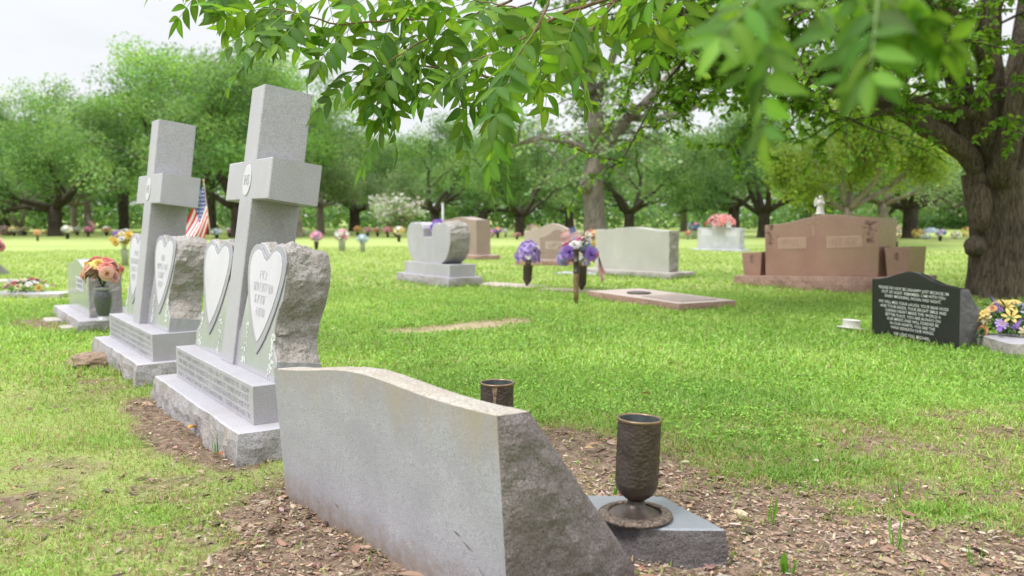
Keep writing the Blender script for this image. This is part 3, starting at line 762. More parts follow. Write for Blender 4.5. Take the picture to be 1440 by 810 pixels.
# large pink companion monument
rzP = R(-50); LP = 2.45; TILT = R(-2.6)
S_ = A(1239, 387, 10.3); near = S_ + local(rzP)[0] * 0.42 - local(rzP)[1] * 0.10; near.z = 0.03
t = thing('companion_monument', 'large polished pink granite monument with a wing block at each end', 'monument', near, rzP); t.rotation_euler = (0, TILT, rzP)
b = extrude(rect(-LP, 0, 0, 0.66), 0.30, True, 0.035, 6, 0.05, up=True, off=3, rs=4); b.v = [(x, y, z - 0.10) for x, y, z in b.v]; b.build('base', ['pink_rock', 'pink_rock'], t)
cc = near + local(rzP)[0] * (-LP / 2) + local(rzP)[1] * 0.31; foot(cc.x, cc.y, LP / 2, 0.31, rzP)
o = [(-1.0, 0), (-0.02, 0), (0.0, 0.89)] + [(-(i / 16), 0.86 + 0.03 * (1 - i / 16) + 0.115 * math.exp(-((i / 16 - 0.44) / 0.28) ** 2) - 0.115 * math.exp(-((0 - 0.44) / 0.28) ** 2)) for i in range(17)] 
pts = [(-0.42 - 1.60 + (1 + x) * 1.60, q * 0.80) for x, q in o]
st = extrude(pts, 0.44, None, ch=0.005).build('stone', ['pink_polished', 'pink_polished'], t, (0, 0.10, 0.197))
for x0, x1 in ((-1.82, -1.40), (-1.12, -0.64)):
    pn = plate(rect(x0, x1, 0.36, 0.51), 0, 0, 0, -0.004).build('name_panel', ['pink_panel'], st)
    scribble(1, x0 + 0.04, x1 - 0.04, 0.475, 0.1, 0.085, -0.0048, int(-x0 * 10), 1).build('lettering', ['pink_letter'], pn)
b = MB()
for (x0, x1, z0_, z1_) in ((-1.315, -1.285, 0.52, 0.80), (-1.40, -1.20, 0.68, 0.705)): b.add([(x0, -0.002, z0_), (x1, -0.002, z0_), (x1, -0.002, z1_), (x0, -0.002, z1_)], [(0, 1, 2, 3)])
b.build('carved_cross', ['pink_letter'], st)
r = random.Random(4)
for cx in (-1.92, -0.60):
    b = MB()
    for q in range(60):
        x, z = cx + r.gauss(0, 0.035) + (0.05 if cx > -1 else -0.02), r.uniform(0.42, 0.68); ra = r.uniform(0.008, 0.022); a0 = r.random() * 6
        b.add([(x + ra * math.cos(a0 + k * PI / 3), -0.002, z + ra * 0.6 * math.sin(a0 + k * PI / 3)) for k in range(6)], [tuple(range(6))])
    b.build('etched_spray', ['pink_dark'], st)
for x0, x1, hh_ in ((-0.37, -0.06, 0.355), (-2.40, -2.08, 0.32)):
    xa = x0 + 0.05 if x0 > -1 else x0
    bb = extrude([(x0 + 0.03, 0), (x1 - 0.03, 0), (x1, hh_), (x0, hh_)], 0.42, None, ch=0.004).build('wing_block', ['pink_polished', 'pink_polished'], t, (0, 0.11, 0.197))
    e = MB(); rr = random.Random(int(x1 * 50))
    for q in range(22):
        x, z = (x0 + x1) / 2 + rr.gauss(0, 0.015), rr.uniform(0.18, 0.29); ra = rr.uniform(0.006, 0.014)
        e.add([(x + ra * math.cos(k * PI / 3), -0.002, z + ra * math.sin(k * PI / 3)) for k in range(6)], [tuple(range(6))])
    e.build('etched_spray', ['pink_dark'], bb)

# small grey stone with the rose vase on the left
near = G(113, 469); o = serp(sh=0.86)
t, st = headstone('small_headstone', 'small grey arched headstone left of the cross monuments, beside the rose vase', near, ROW, 1.12, 0.47, 0.26, o, ['granite_polished', 'granite_rock'], (1.50, 0.52), ['granite_honed', 'granite_rock'], {1, 16}, 0.02, bh=0.10, inset=(0.20, 0.10))
q = plate(rect(-0.82, -0.42, 0.20, 0.32), 0, 0, 0, -0.003).build('name_panel', ['heart_frost'], st)
scribble(2, -0.78, -0.46, 0.30, 0.045, 0.028, -0.0038, 13, 1).build('lettering', ['letter_mid'], q)
SMALL = (near.copy(), ROW)

# far-left slant stone cut by the frame
df2 = G(-46, 386); t = thing('slant_headstone', 'small grey slant headstone at the left edge of the picture, under pink flowers', 'headstone', (df2.x, df2.y, -0.02), R(-30), 'slant headstones seen from behind')
slant_mesh(0.55, [0.34 + 0.04 * math.exp(-((i / 12 - 0.5) / 0.3) ** 2) for i in range(13)], 0.08, 0.36, 0.06, 0.02, 0.012, 9).build('stone', ['granite_honed', 'granite_rock', 'granite_rock'], t)

# flat ledgers and plates in the lawn
def ledger(name, label, p0, L, D, H, rz, mats, cat='ledger', amp=0.012, seed=0):
    b = extrude(rect(-L, 0, 0, D), H + 0.06, True, amp, 4, 0.04, up=True, off=seed, rs=6); b.v = [(x, y, z - 0.06) for x, y, z in b.v]
    t = tag(b.build(name, mats, None, p0, (0, 0, rz)), label, cat)
    c = Vector(p0) + local(rz)[0] * (-L / 2) + local(rz)[1] * (D / 2); foot(c.x, c.y, L / 2 - 0.02, D / 2 - 0.02, rz)
    return t
q0 = G(955, 439); q1 = G(828, 419); q2 = G(1047, 433)
rzL = math.atan2(q0.y - q1.y, q0.x - q1.x); DL = (q2 - q0).length * 0.9
t = ledger('ledger_stone', 'long low pinkish granite ledger with a dark plate and a ring', q0, (q0 - q1).length, 0.72, 0.085, rzL, ['brown_light', 'pink_rock'])
LL = (q0 - q1).length
pl = extrude(rect(-LL * 0.48, -LL * 0.08, 0.12, 0.60), 0.006, None, ch=0.001, up=True); pl.build('bronze_plate', ['brown_polished'], t, (0, 0, 0.0848))
b = MB(); b.lathe([(0.12, 0.0), (0.135, 0.006), (0.13, 0.016), (0.10, 0.018), (0.09, 0.010), (0, 0.006)], 28); b.build('vase_ring', ['bronze'], t, (-LL * 0.66, 0.30, 0.086))
pa, pb = G(745, 408), G(660, 402)
ledger('flat_marker', 'thin pinkish flat grave marker under the purple flower vase', pa, (pa - pb).length, 0.45, 0.03, math.atan2(pa.y - pb.y, pa.x - pb.x), ['brown_light', 'brown_polished'], 'grave marker', 0.006)
pa, pb = G(836, 413), G(775, 411)
ledger('flat_marker', 'dark flat grave marker behind the bronze flag rod', pa, 0.75, 0.30, 0.03, math.atan2(pa.y - pb.y, pa.x - pb.x), ['brown_polished', 'brown_polished'], 'grave marker', 0.006)
pa, pb = G(850, 388), G(786, 386)
ledger('flat_marker', 'pale grey flat grave marker left of the sage headstone', pa, 0.85, 0.4, 0.025, math.atan2(pa.y - pb.y, pa.x - pb.x), ['pale_stone', 'pale_stone'], 'grave marker', 0.006)
pa = G(84, 419); ledger('flat_marker', 'pale flat stone behind the low row of red and white flowers', pa, 0.9, 0.32, 0.05, R(-4), ['pale_stone', 'concrete'], 'grave marker', 0.006)
pa = G(36, 401); ledger('flat_marker', 'grey flat stone near the left edge, beyond the low flowers', pa, 0.7, 0.35, 0.05, R(-10), ['concrete', 'concrete'], 'grave marker', 0.006)
pa = G(88, 466); ledger('edging_stone', 'longer tan edging stone sunk in the grass before the small headstone', pa, 0.20, 0.13, 0.03, ROW, ['concrete', 'concrete'], 'edging stone', 0.01)
pa = G(66, 455); ledger('edging_stone', 'smaller tan edging stone farther from the small headstone', pa, 0.28, 0.12, 0.025, ROW, ['concrete', 'concrete'], 'edging stone', 0.01, 4)
pa = G(1392, 496); ledger('flat_marker', 'grey granite marker at the right edge, under the yellow and purple bouquet', G(1560, 505), G(1560, 505).x - pa.x, 0.5, 0.10, R(-3), ['granite_honed', 'granite_rock_warm'], 'grave marker', 0.015)

# rock
def boulder(name, label, p0, rx, ry, rz_, seed):
    bm = bmesh.new(); bmesh.ops.create_icosphere(bm, subdivisions=4, radius=1)
    for v in bm.verts:
        d = 1 + 0.42 * fbm(v.co, 1.4, 4, seed); v.co = Vector((v.co.x * rx * d, v.co.y * ry * d, v.co.z * rz_ * d))
    me = bpy.data.meshes.new(name); bm.to_mesh(me); bm.free()
    return tag(link(name, me, ['boulder'], None, p0), label, 'rock')
pb = G(128, 515); boulder('rock', 'rough brown rock on the grass beside the far cross monument', (pb.x, pb.y, 0.02), 0.135, 0.10, 0.075, 3)
foot(pb.x, pb.y, 0.10, 0.07, 0)

# sunken cup beside the black stone
pc = G(1196, 466); t = thing('grave_cup', 'white empty flower cup with a broad rim, sunk beside the black stone', 'flower cup', pc, 0)
b = MB(); b.lathe([(0.066, -0.03), (0.070, 0.09), (0.073, 0.095), (0.068, 0.096), (0.062, 0.03), (0, 0.025)], 32); b.build('cup', ['white_plastic'], t, rot=(0, R(4), 0))
b = MB(); b.lathe([(0.069, 0.018), (0.108, 0.026), (0.112, 0.032), (0.108, 0.036), (0.070, 0.030)], 36); b.build('collar', ['white_plastic'], t, rot=(R(-3), R(6), 0))

# ------------------------------------------------------------------ flowers
BLOOMS = {}
def bloom_mesh(style, key):
    k = (style, key)
    if k in BLOOMS: return BLOOMS[k]
    r = random.Random(hash(style) % 1000 if False else sum(map(ord, style + key)))
    b = MB()
    def petal(a, r0, r1, z0, z1, half, curl, tip=0.0, mat=0):
        nu, nv = 4, 4; vs = []
        for j in range(nv + 1):
            v = j / nv
            for i in range(nu + 1):
                u = i / nu * 2 - 1
                wv = half * (0.45 + 0.75 * math.sin(PI * min(v, 0.62) / 1.24)) * (1 - tip * v ** 2)
                rr = r0 + (r1 - r0) * v - 0.05 * (abs(u) ** 2) * v * (1 - tip)
                z = z0 + (z1 - z0) * v ** 0.8 - curl * max(0, v - 0.6) ** 2 * 6 + 0.07 * u * u * (1 - v)
                z += 0.03 * mnoise.noise(Vector((a + u, v * 3, z0 * 9)))
                an = a + u * wv; vs.append((rr * math.cos(an), rr * math.sin(an), z))
        b.add(vs, [(j * (nu + 1) + i, j * (nu + 1) + i + 1, (j + 1) * (nu + 1) + i + 1, (j + 1) * (nu + 1) + i) for j in range(nv) for i in range(nu)], mat, True)
    if style == 'rose':
        for n, r0, r1, z0, z1, cu in ((7, .10, 1.0, -.25, .22, .25), (6, .10, .78, -.2, .42, .18), (5, .08, .52, -.15, .52, .10), (4, .05, .30, -.1, .56, .0), (3, .02, .15, 0, .55, 0)):
            o = r.random() * 6
            for i in range(n): petal(o + 2 * PI * i / n + r.uniform(-.1, .1), r0, r1 * r.uniform(.92, 1.08), z0, z1 * r.uniform(.9, 1.1), PI / n * 1.35, cu)
    elif style == 'daisy':
        for n, r1, z in ((9, 1.0, .08), (8, .72, .2)):
            o = r.random() * 6
            for i in range(n): petal(o + 2 * PI * i / n, .08, r1 * r.uniform(.9, 1.05), 0, z * r.uniform(.4, 1.6), PI / n * .85, .04, .5)
        b.lathe([(0.17, .06), (.14, .20), (0, .25)], 10, 1)
    elif style == 'lily':
        for i in range(6): petal(2 * PI * i / 6 + r.uniform(-.1, .1), .05, r.uniform(.9, 1.1), -.35, .28, .40, .2, .85)
        b.lathe([(0.05, -.3), (.03, .35), (0, .4)], 6, 1)
    elif style == 'pom':
        for L, (n, r1, z1) in enumerate(((9, 1.0, .0), (9, .92, .35), (8, .70, .62), (6, .45, .8), (4, .22, .88))):
            o = r.random() * 6
            for i in range(n): petal(o + 2 * PI * i / n, .05, r1 * r.uniform(.85, 1.08), -.1, z1 * r.uniform(.85, 1.1), PI / n * 1.0, .02, .2)
    elif style == 'spike':
        for L in range(9):
            for i in range(4):
                petal(2 * PI * i / 4 + L * .8, .03, .26 * (1 - L / 11), L * .24, L * .24 + .12, .5, .0, .4)
    me = b.mesh('bloom'); me.materials.append(petal_mat(key)); me.materials.append(petal_mat('gold'))
    BLOOMS[k] = me; return me
LEAFC = [(0.035, 0.10, 0.03), (0.05, 0.14, 0.04), (0.08, 0.17, 0.05), (0.03, 0.075, 0.035)]
def sprig_mesh(rx, rz, z0, n, r, ln=0.06, stems=None, sz=-0.12, flat=False):
    P, D = [], []
    for i in range(n):
        a = r.random() * 2 * PI; ph = r.uniform(-0.35, 1.2); q = Vector((math.cos(a) * math.cos(ph), math.sin(a) * math.cos(ph), math.sin(ph)))
        f = r.uniform(.35, .95); P.append((q.x * rx * f, q.y * rx * f, z0 + q.z * rz * f)); D.append((q.x + r.gauss(0, .4), q.y + r.gauss(0, .4), q.z * .6 + r.gauss(0, .4)))
    V, F, k = leaf_arrays(np.array(P), np.array(D), np.tile([0.1, 0.2, 1.0], (n, 1)), np.array([ln * r.uniform(.7, 1.5) for _ in P]), ln * 0.45)
    C = np.repeat(pick_cols(n, LEAFC), k, 0)
    if stems:
        b = MB()
        for s in stems: b.tube([(r.uniform(-.01, .01), r.uniform(-.01, .01), sz), (s[0] * .45, s[1] * .45, z0 + (s[2] - z0) * .4), s], [0.0025, 0.002, 0.002], 4)
        o = len(V); V = np.concatenate([V, np.array(b.v)]); C = np.concatenate([C, np.tile([0.05, 0.11, 0.035], (len(b.v), 1))])
        q4 = np.array([f for f in b.f if len(f) == 4]) + o; F = F + [q4]
    return np_mesh('foliage', V, F, C)
def bouquet(name, label, loc, spec, rx, rz, z0, seed, cat='bouquet', group=None, leaves=60, stem_z=-0.12, leaf=0.06, stretch=(1, 1), rot=0.0, low=-0.15):
    t = thing(name, label, cat, loc, rot, group); r = random.Random(seed)
    items = [(s, c, rad) for s, c, n, rad in spec for _ in range(n)]; r.shuffle(items); tips = []
    n = len(items)
    for i, (s, c, rad) in enumerate(items):
        z = low + (1 - low) * (1 - (i + .5) / n) ; ph = i * 2.39996 + r.uniform(-.3, .3)
        q = Vector((math.sqrt(max(0, 1 - z * z)) * math.cos(ph), math.sqrt(max(0, 1 - z * z)) * math.sin(ph), z))
        f = r.uniform(.82, 1.06); p = Vector((q.x * rx * f * stretch[0], q.y * rx * f * stretch[1], z0 + q.z * rz * f)); tips.append(p)
        d = (Vector((q.x, q.y, q.z * 0.8 + 0.25)) + Vector((r.gauss(0, .2), r.gauss(0, .2), r.gauss(0, .2)))).normalized()
        o = link('bloom', bloom_mesh(s, c), (), t, p, d.to_track_quat('Z', 'Y').to_euler()); sc = rad * r.uniform(.85, 1.15); o.scale = (sc, sc, sc)
    link('foliage', sprig_mesh(rx, rz, z0, leaves, r, leaf, tips, stem_z), ['leaf_bouquet'], t)
    return t
def lathe_vase(name, label, loc, prof, mat, cat='vase', extra=None, tilt=(0, 0, 0), n=28):
    t = thing(name, label, cat, loc, 0)
    b = MB(); b.lathe(prof, n); b.build('body', [mat], t, rot=tilt)
    rr, zz = prof[-1]
    b = MB(); b.lathe([(rr, zz), (rr * 1.1, zz + .004), (rr * 1.1, zz + .012), (rr * .93, zz + .012), (rr * .9, zz - .05), (0, zz - .05)], n); b.build('rim', [extra or mat], t, rot=tilt)
    return t

# rose vase on the small headstone's base
sx, sy = local(SMALL[1]); vb = SMALL[0] + sx * (-0.13) + sy * 0.26; vb.z = 0.10
d_ = G(146, 452, 0.10); vb = Vector((d_.x, d_.y, 0.101))
t = thing('stone_vase', 'dark green stone vase holding coral roses on the small headstone base', 'vase', vb)
b = MB(); b.lathe([(0.0, 0), (0.066, 0), (0.066, 0.018), (0.045, 0.03), (0.042, 0.045)], 28); b.build('foot', ['granite_polished'], t)
b = MB(); b.lathe([(0.042, 0.045), (0.054, 0.08), (0.066, 0.15), (0.069, 0.20), (0.063, 0.235), (0.050, 0.25)], 32); b.build('body', ['green_stone'], t)
b = MB(); b.lathe([(0.050, 0.25), (0.060, 0.257), (0.062, 0.275), (0.055, 0.28), (0.048, 0.24), (0, 0.24)], 28); b.build('rim', ['granite_polished'], t)
bouquet('rose_bouquet', 'coral and yellow silk roses in the dark green stone vase', (vb.x, vb.y, vb.z + 0.30), [('rose', 'coral', 4, .068), ('rose', 'peach', 4, .066), ('rose', 'rose', 3, .066), ('rose', 'yellow', 3, .056)], 0.135, 0.125, 0.075, 5, leaves=26, leaf=.05, stem_z=-.05)

# low row of flowers on the left
pf = G(38, 416)
bouquet('flower_spray', 'low spray of red, white and yellow flowers before a pale flat stone', (pf.x, pf.y, 0.02), [('rose', 'red', 5, .042), ('rose', 'cream', 4, .042), ('daisy', 'white', 7, .046), ('rose', 'rose', 3, .04), ('rose', 'yellow', 2, .04)], 0.30, 0.13, 0.06, 11, leaves=130, leaf=.055, stem_z=.0, stretch=(1.15, .55), low=.12)
# pink flowers over the far-left stone
pf = G(-6, 392); bouquet('flower_bunch', 'pink flowers above the grey stone at the left edge', (pf.x, pf.y, 0.3), [('pom', 'rose', 3, .09), ('pom', 'pink', 2, .08)], 0.09, 0.09, 0.16, 2, leaves=20, stem_z=-.3)

# yellow, purple and pale blue bouquet at the right edge
pf = G(1404, 489); base = (pf.x + 0.09, pf.y + 0.02, 0.10)
bq = bouquet('flower_bunch', 'wide bunch of yellow, purple and pale blue flowers at the foot of the big tree', base, [('daisy', 'yellow', 17, .046), ('lily', 'yellow', 5, .06), ('rose', 'gold', 5, .042), ('spike', 'purple', 9, .085), ('daisy', 'lavender', 9, .044), ('daisy', 'paleblue', 9, .044), ('daisy', 'cream', 7, .046)], 0.29, 0.20, 0.045, 21, leaves=150, leaf=.07, stem_z=-.10, stretch=(1.0, .7), low=-.1)

# purple flowers in a bronze vase
def cone_vase(loc, label, h=0.27, tilt=0.0):
    return lathe_vase('bronze_vase', label, loc, [(0.0, 0), (0.022, 0), (0.020, 0.03), (0.035, 0.045), (0.058, 0.085), (0.064, h)], 'bronze', 'bronze vase', 'bronze_rim', (0, tilt, 0))
pv = G(741, 405); cone_vase((pv.x, pv.y, 0.02), 'tapered bronze vase with purple flowers on the flat pinkish marker', 0.27, R(3))
bouquet('flower_bunch', 'round bunch of mostly purple and lavender flowers in a tapered bronze vase', (pv.x + .02, pv.y, 0.31), [('rose', 'purple', 14, .052), ('rose', 'lavender', 20, .055), ('daisy', 'lavender', 6, .05), ('lily', 'yellow', 3, .055), ('daisy', 'white', 3, .05), ('daisy', 'paleblue', 2, .05)], 0.155, 0.16, 0.13, 31, leaves=36, stem_z=-.1, low=-.4)
# mixed bouquet with flags, and the rod in front
pv = G(818, 411); cone_vase((pv.x, pv.y, 0.02), 'bronze vase with the big mixed bouquet, behind the bronze rod', 0.30)
bouquet('flower_bunch', 'large mixed bouquet of purple, blue, coral and white flowers beside a bronze rod', (pv.x - .05, pv.y, 0.36), [('pom', 'purple', 2, .10), ('pom', 'lavender', 3, .10), ('rose', 'white', 8, .06), ('rose', 'pink', 3, .06), ('lily', 'blue', 8, .085), ('rose', 'coral', 6, .07), ('daisy', 'white', 4, .06), ('daisy', 'orange', 3, .055), ('daisy', 'paleblue', 3, .05), ('rose', 'yellow', 3, .05), ('rose', 'red', 2, .055)], 0.235, 0.20, 0.13, 47, leaves=60, leaf=.075, stem_z=-.12, low=-.45)
pr = G(810, 429); t = thing('bronze_rod', 'upright bronze flag rod in the grass before the big mixed bouquet', 'flag holder', pr, 0)
b = MB(); b.lathe([(0.018, -0.05), (0.018, 0.05), (0.026, 0.055), (0.027, 0.14), (0.031, 0.34)], 20); b.build('rod', ['bronze_light'], t)
b = MB(); b.lathe([(0.031, 0.34), (0.036, 0.345), (0.036, 0.36), (0.031, 0.365), (0.031, 0.45), (0.037, 0.455), (0.037, 0.47), (0.029, 0.475), (0.03, 0.565), (0.043, 0.585), (0.043, 0.60), (0.03, 0.60), (0.028, 0.5), (0, 0.5)], 20); b.build('socket', ['bronze'], t)

# flags
def us_flag(name, label, loc, pole, top, W, H, fall, seed, rz=0.0, poleR=0.006, lean=(0, 0), mini=False, group=None):
    "stick with a striped flag hanging in folds; fall = 0 flying, 1 hanging straight down"
    t = thing(name, label, 'flag', loc, rz, group)
    b = MB(); b.tube([(0, 0, -0.02), (lean[0] * pole, lean[1] * pole, pole)], [poleR, poleR], 8); b.lathe([(poleR, pole), (poleR * 2, pole + .01), (poleR * 1.6, pole + .03), (0, pole + .04)], 10, centre=(lean[0] * pole, lean[1] * pole, 0)); b.build('stick', ['wood_stick'], t)
    nu, nv = 39, 39; vs = []
    for j in range(nv + 1):
        v = j / nv
        for i in range(nu + 1):
            u = i / nu
            ang = fall * PI / 2 * (0.86 + 0.10 * v)
            x = u * W * math.cos(ang) * (1 - 0.25 * fall * v * 0); z = -v * H * (1 - 0.1 * fall) - u * W * math.sin(ang)
            fold = 0.05 * W * math.sin(u * 7 + v * 2.4 + seed) * (0.25 + u) + fall * 0.12 * W * math.sin(v * 9 + u * 3 + seed) * u
            zz = top + z; vs.append((lean[0] * (zz) + x + 0.02 * W * math.sin(v * 8 + seed) * u, lean[1] * zz + fold, zz))
    me_f, mats_ = [], []
    for j in range(nv):
        for i in range(nu):
            me_f.append((j * (nu + 1) + i, (j + 1) * (nu + 1) + i, (j + 1) * (nu + 1) + i + 1, j * (nu + 1) + i + 1))
            st = (j // 3) % 2; m_ = 1 if st == 0 else 0
            if i < 16 and j < 21:
                m_ = 2
                ci, cj = i % 3, j % 4
                if (ci == 1 and cj == 1) or (ci == 2 and cj == 3 and i < 15): m_ = 0
            mats_.append(m_)
    V = np.array(vs); me = np_mesh('cloth', V, [np.array(me_f)], None, True, mats_)
    link('cloth', me, ['flag_white', 'flag_red', 'flag_blue'], t)
    return t
pg = A(305, 405, 11.5); us_flag('flag', 'stars and stripes flag hanging in folds between the two cross monuments', (pg.x - 0.0, 11.5, 0), 1.40, 1.36, 0.80, 0.54, 0.74, 1.0, R(175), 0.007, (0.10, 0))
pb_ = (pv.x - .16, pv.y - .05, 0.36)
us_flag('flag', 'small stars and stripes flag stuck at a slant in the big mixed bouquet', (pv.x + .01, pv.y - .06, 0.38), 0.50, 0.46, 0.22, 0.14, 0.16, 2.0, R(200), 0.004, (-0.05, 0), group='small flags in the mixed bouquet').rotation_euler = (0, R(16), R(195))
us_flag('flag', 'small stars and stripes flag drooping from the right side of the big mixed bouquet', (pv.x + .20, pv.y - .06, 0.22), 0.26, 0.25, 0.24, 0.14, 0.92, 3.0, 0, 0.004, group='small flags in the mixed bouquet')

# flowers behind and in the notched stone, on the white stone, by the crosses
nn, rr_ = G(632, 405), ROW
ctr = nn + local(ROW)[0] * (-0.715) + local(ROW)[1] * 0.25
bouquet('flower_bunch', 'purple and yellow flowers showing in the notch of the pale grey headstone', (ctr.x, ctr.y, 0.66), [('pom', 'purple', 4, .06), ('rose', 'yellow', 2, .045), ('rose', 'white', 3, .045)], 0.075, 0.13, 0.08, 13, leaves=20, leaf=.045, stem_z=.0, low=-.3)
wn = G(1043, 354); wc = wn + local(R(-40))[0] * (-0.70) + local(R(-40))[1] * 0.20
bouquet('flower_saddle', 'coral and pink flowers draped over the top of the white headstone', (wc.x, wc.y, 0.60), [('lily', 'coral', 14, .12), ('lily', 'pink', 12, .12), ('rose', 'red', 4, .08), ('lily', 'white', 4, .11), ('lily', 'rose', 6, .11)], 0.40, 0.26, 0.10, 17, leaves=40, leaf=.1, stem_z=0.04, stretch=(1.0, .6), rot=R(-40), low=0.05)
pf = G(176, 374); lathe_vase('flower_vase', 'zinc cemetery vase left of the far cross monument', (pf.x, pf.y, 0), [(0, 0), (.05, 0), (.07, .30)], 'zinc')
bouquet('flower_bunch', 'yellow, purple and white flowers just left of the far cross monument', (pf.x, pf.y, 0.34), [('pom', 'yellow', 6, .085), ('pom', 'purple', 3, .08), ('rose', 'white', 4, .07), ('rose', 'cream', 4, .07)], 0.19, 0.19, 0.13, 23, leaves=40, leaf=.08, stem_z=-.1)

# angel figurine on the pink monument
an = A(1141, 298, 10.9); t = thing('angel_statue', 'small white angel statuette on top of the pink monument', 'statue')
bpy.context.view_layer.update(); PM = bpy.data.objects['companion_monument']
near_top = PM.matrix_basis @ Vector((-0.42 - 1.60 * .57, 0.32, 0.197 + 0.80 * 0.995))
ap = near_top; t.location = ap
b = MB(); b.lathe([(0, 0), (.062, 0), (.065, .015), (.05, .022)], 24); b.build('pedestal', ['white_marble'], t)
b = MB(); b.lathe([(.048, .02), (.046, .05), (.036, .10), (.030, .135), (.036, .165), (.030, .185), (.012, .196), (.012, .203), (.022, .212), (.026, .228), (.020, .245), (0, .252)], 24, wob=lambda a, z: 0.003 * math.sin(a * 9) if z < .13 else 0)
b.tube([(-.03, -.005, .172), (-.04, -.03, .14), (-.012, -.05, .152)], [.012, .011, .008], 8); b.tube([(.03, -.005, .172), (.042, -.03, .14), (.012, -.05, .152)], [.012, .011, .008], 8)
b.build('figure', ['white_marble'], t)
for s in (-1, 1):
    wg = [(s * .008, .155), (s * .03, .125), (s * .055, .10), (s * .066, .13), (s * .062, .18), (s * .045, .225), (s * .025, .215), (s * .012, .19)]
    if s < 0: wg = wg[::-1]
    x = extrude(wg, .014, None, ch=.003); x.v = [(p[0], p[1] + .026 + abs(p[0]) * .35, p[2]) for p in x.v]; x.build('wing', ['white_marble'], t)

# flowers far across the lawn (each too small to show its parts)
FAR = [  # px, base py, height px, width px, colours, label, vase
 (8, 331, 12, 26, ('rose', 'brown'), 'low dull rose flower heap at the far left end of the lawn', 0),
 (95, 336, 17, 17, ('yellow', 'white', 'yellow'), 'yellow and white flower bunch left of the dark thick trunk', 1),
 (109, 331, 11, 13, ('white', 'white'), 'small white flower bunch behind the yellow ones on the left lawn', 1),
 (124, 333, 13, 13, ('pink', 'hotpink'), 'pink flower bunch beside the orange one, left of the dark trunk', 1),
 (53, 339, 15, 11, ('orange', 'peach'), 'orange flower bunch nearest the camera on the far left lawn', 1),
 (150, 332, 12, 15, ('orange', 'white'), 'orange and white flower bunch right of the dark trunk', 1),
 (36, 331, 11, 12, ('orange', 'cream'), 'orange and cream flower bunch at the foot of the pale stems', 1),
 (20, 332, 12, 15, ('white', 'yellow', 'lavender'), 'white and lavender flower bunch left of the pale stems', 1),
 (69, 331, 8, 12, ('cream', 'orange'), 'pale orange flower bunch just left of the thick dark trunk', 0),
 (166, 331, 8, 9, ('white', 'cream'), 'tiny white flowers below the straight pale trunk', 0),
 (305, 336, 13, 17, ('white', 'paleblue', 'white'), 'white flower bunch behind the nearer cross, right of the hanging flag', 1),
 (322, 333, 12, 12, ('hotpink', 'white'), 'pink and white flower bunch close to the nearer cross shaft', 1),
 (445, 351, 24, 19, ('hotpink', 'pink', 'lavender'), 'magenta flower bunch right of the nearer cross', 1),
 (481, 353, 29, 22, ('pink', 'white', 'rose'), 'pink and white flower bunch in a zinc vase, second right of the nearer cross', 2),
 (510, 354, 23, 17, ('paleblue', 'white', 'teal'), 'pale blue and white flower bunch in a slim vase', 2),
 (561, 340, 20, 17, ('yellow', 'gold', 'white'), 'bright yellow flower bunch left of the notched headstone', 1),
 (545, 334, 14, 13, ('red', 'pink'), 'red flower bunch between the yellow bunch and the pale blue one', 1),
 (531, 333, 13, 13, ('coral', 'orange', 'white'), 'coral flower bunch below the white blossoming shrub', 1),
 (517, 333, 12, 12, ('pink', 'white'), 'pale pink flower bunch behind the pale blue one', 1),
 (503, 333, 14, 12, ('orange', 'gold'), 'orange flower bunch in the back row, behind the pink and white one', 1),
 (428, 332, 9, 9, ('white', 'cream'), 'small white flower bunch in the back row beside the pale trunk', 0),
 (691, 335, 12, 13, ('hotpink', 'lavender'), 'magenta flower bunch just right of the pinkish headstone', 0),
 (700, 335, 14, 14, ('orange', 'purple', 'paleblue'), 'orange and purple flower bunch right of the pinkish headstone', 1),
 (711, 334, 12, 8, ('white',), 'white flower bunch in a thin vase right of the orange and purple one', 1),
 (727, 337, 9, 12, ('coral', 'brown'), 'brownish coral flower bunch at the foot of the dark branching oak', 1),
 (748, 337, 20, 17, ('peach', 'white', 'brown'), 'peach flower bunch left of the brown carved headstone', 1),
 (755, 357, 28, 12, ('hotpink', 'white'), 'magenta and white flowers at the left side of the brown headstone', 1),
 (833, 352, 27, 22, ('coral', 'orange', 'white'), 'tall coral and orange flower bunch right of the brown headstone', 1),
 (976, 336, 22, 18, ('red', 'white', 'blue', 'paleblue'), 'red, white and blue flower bunch left of the white headstone', 2),
 (967, 337, 12, 9, ('red', 'coral'), 'small red flower bunch beside the red, white and blue one', 2),
 (1260, 358, 40, 14, ('cream', 'peach', 'brown'), 'tan and cream flower bunch just behind the right end of the pink monument', 1),
 (1291, 336, 14, 18, ('yellow', 'gold'), 'yellow flower bunch right of the forked oak trunk', 0),
 (1301, 337, 8, 12, ('paleblue', 'white'), 'pale blue flower bunch under the yellow ones', 0),
 (1322, 339, 15, 16, ('blue', 'lavender', 'white'), 'grey blue flower bunch on a dark stand right of the yellow ones', 1),
 (1343, 336, 10, 14, ('green', 'cream', 'white'), 'cream and green flower heap left of the big trunk', 0),
 (1358, 336, 17, 14, ('gold', 'yellow'), 'golden yellow flower bunch against the left side of the big trunk', 0),
 (1268, 333, 12, 12, ('white', 'red', 'pink'), 'white and red flower bunch below the forked oak', 0),
 (1279, 399, 9, 7, ('white',), 'small white blossom lying on the lawn right of the pink monument', 0)]
FLOW['brown'] = (0.22, 0.12, 0.08); FLOW['green'] = (0.10, 0.24, 0.07)
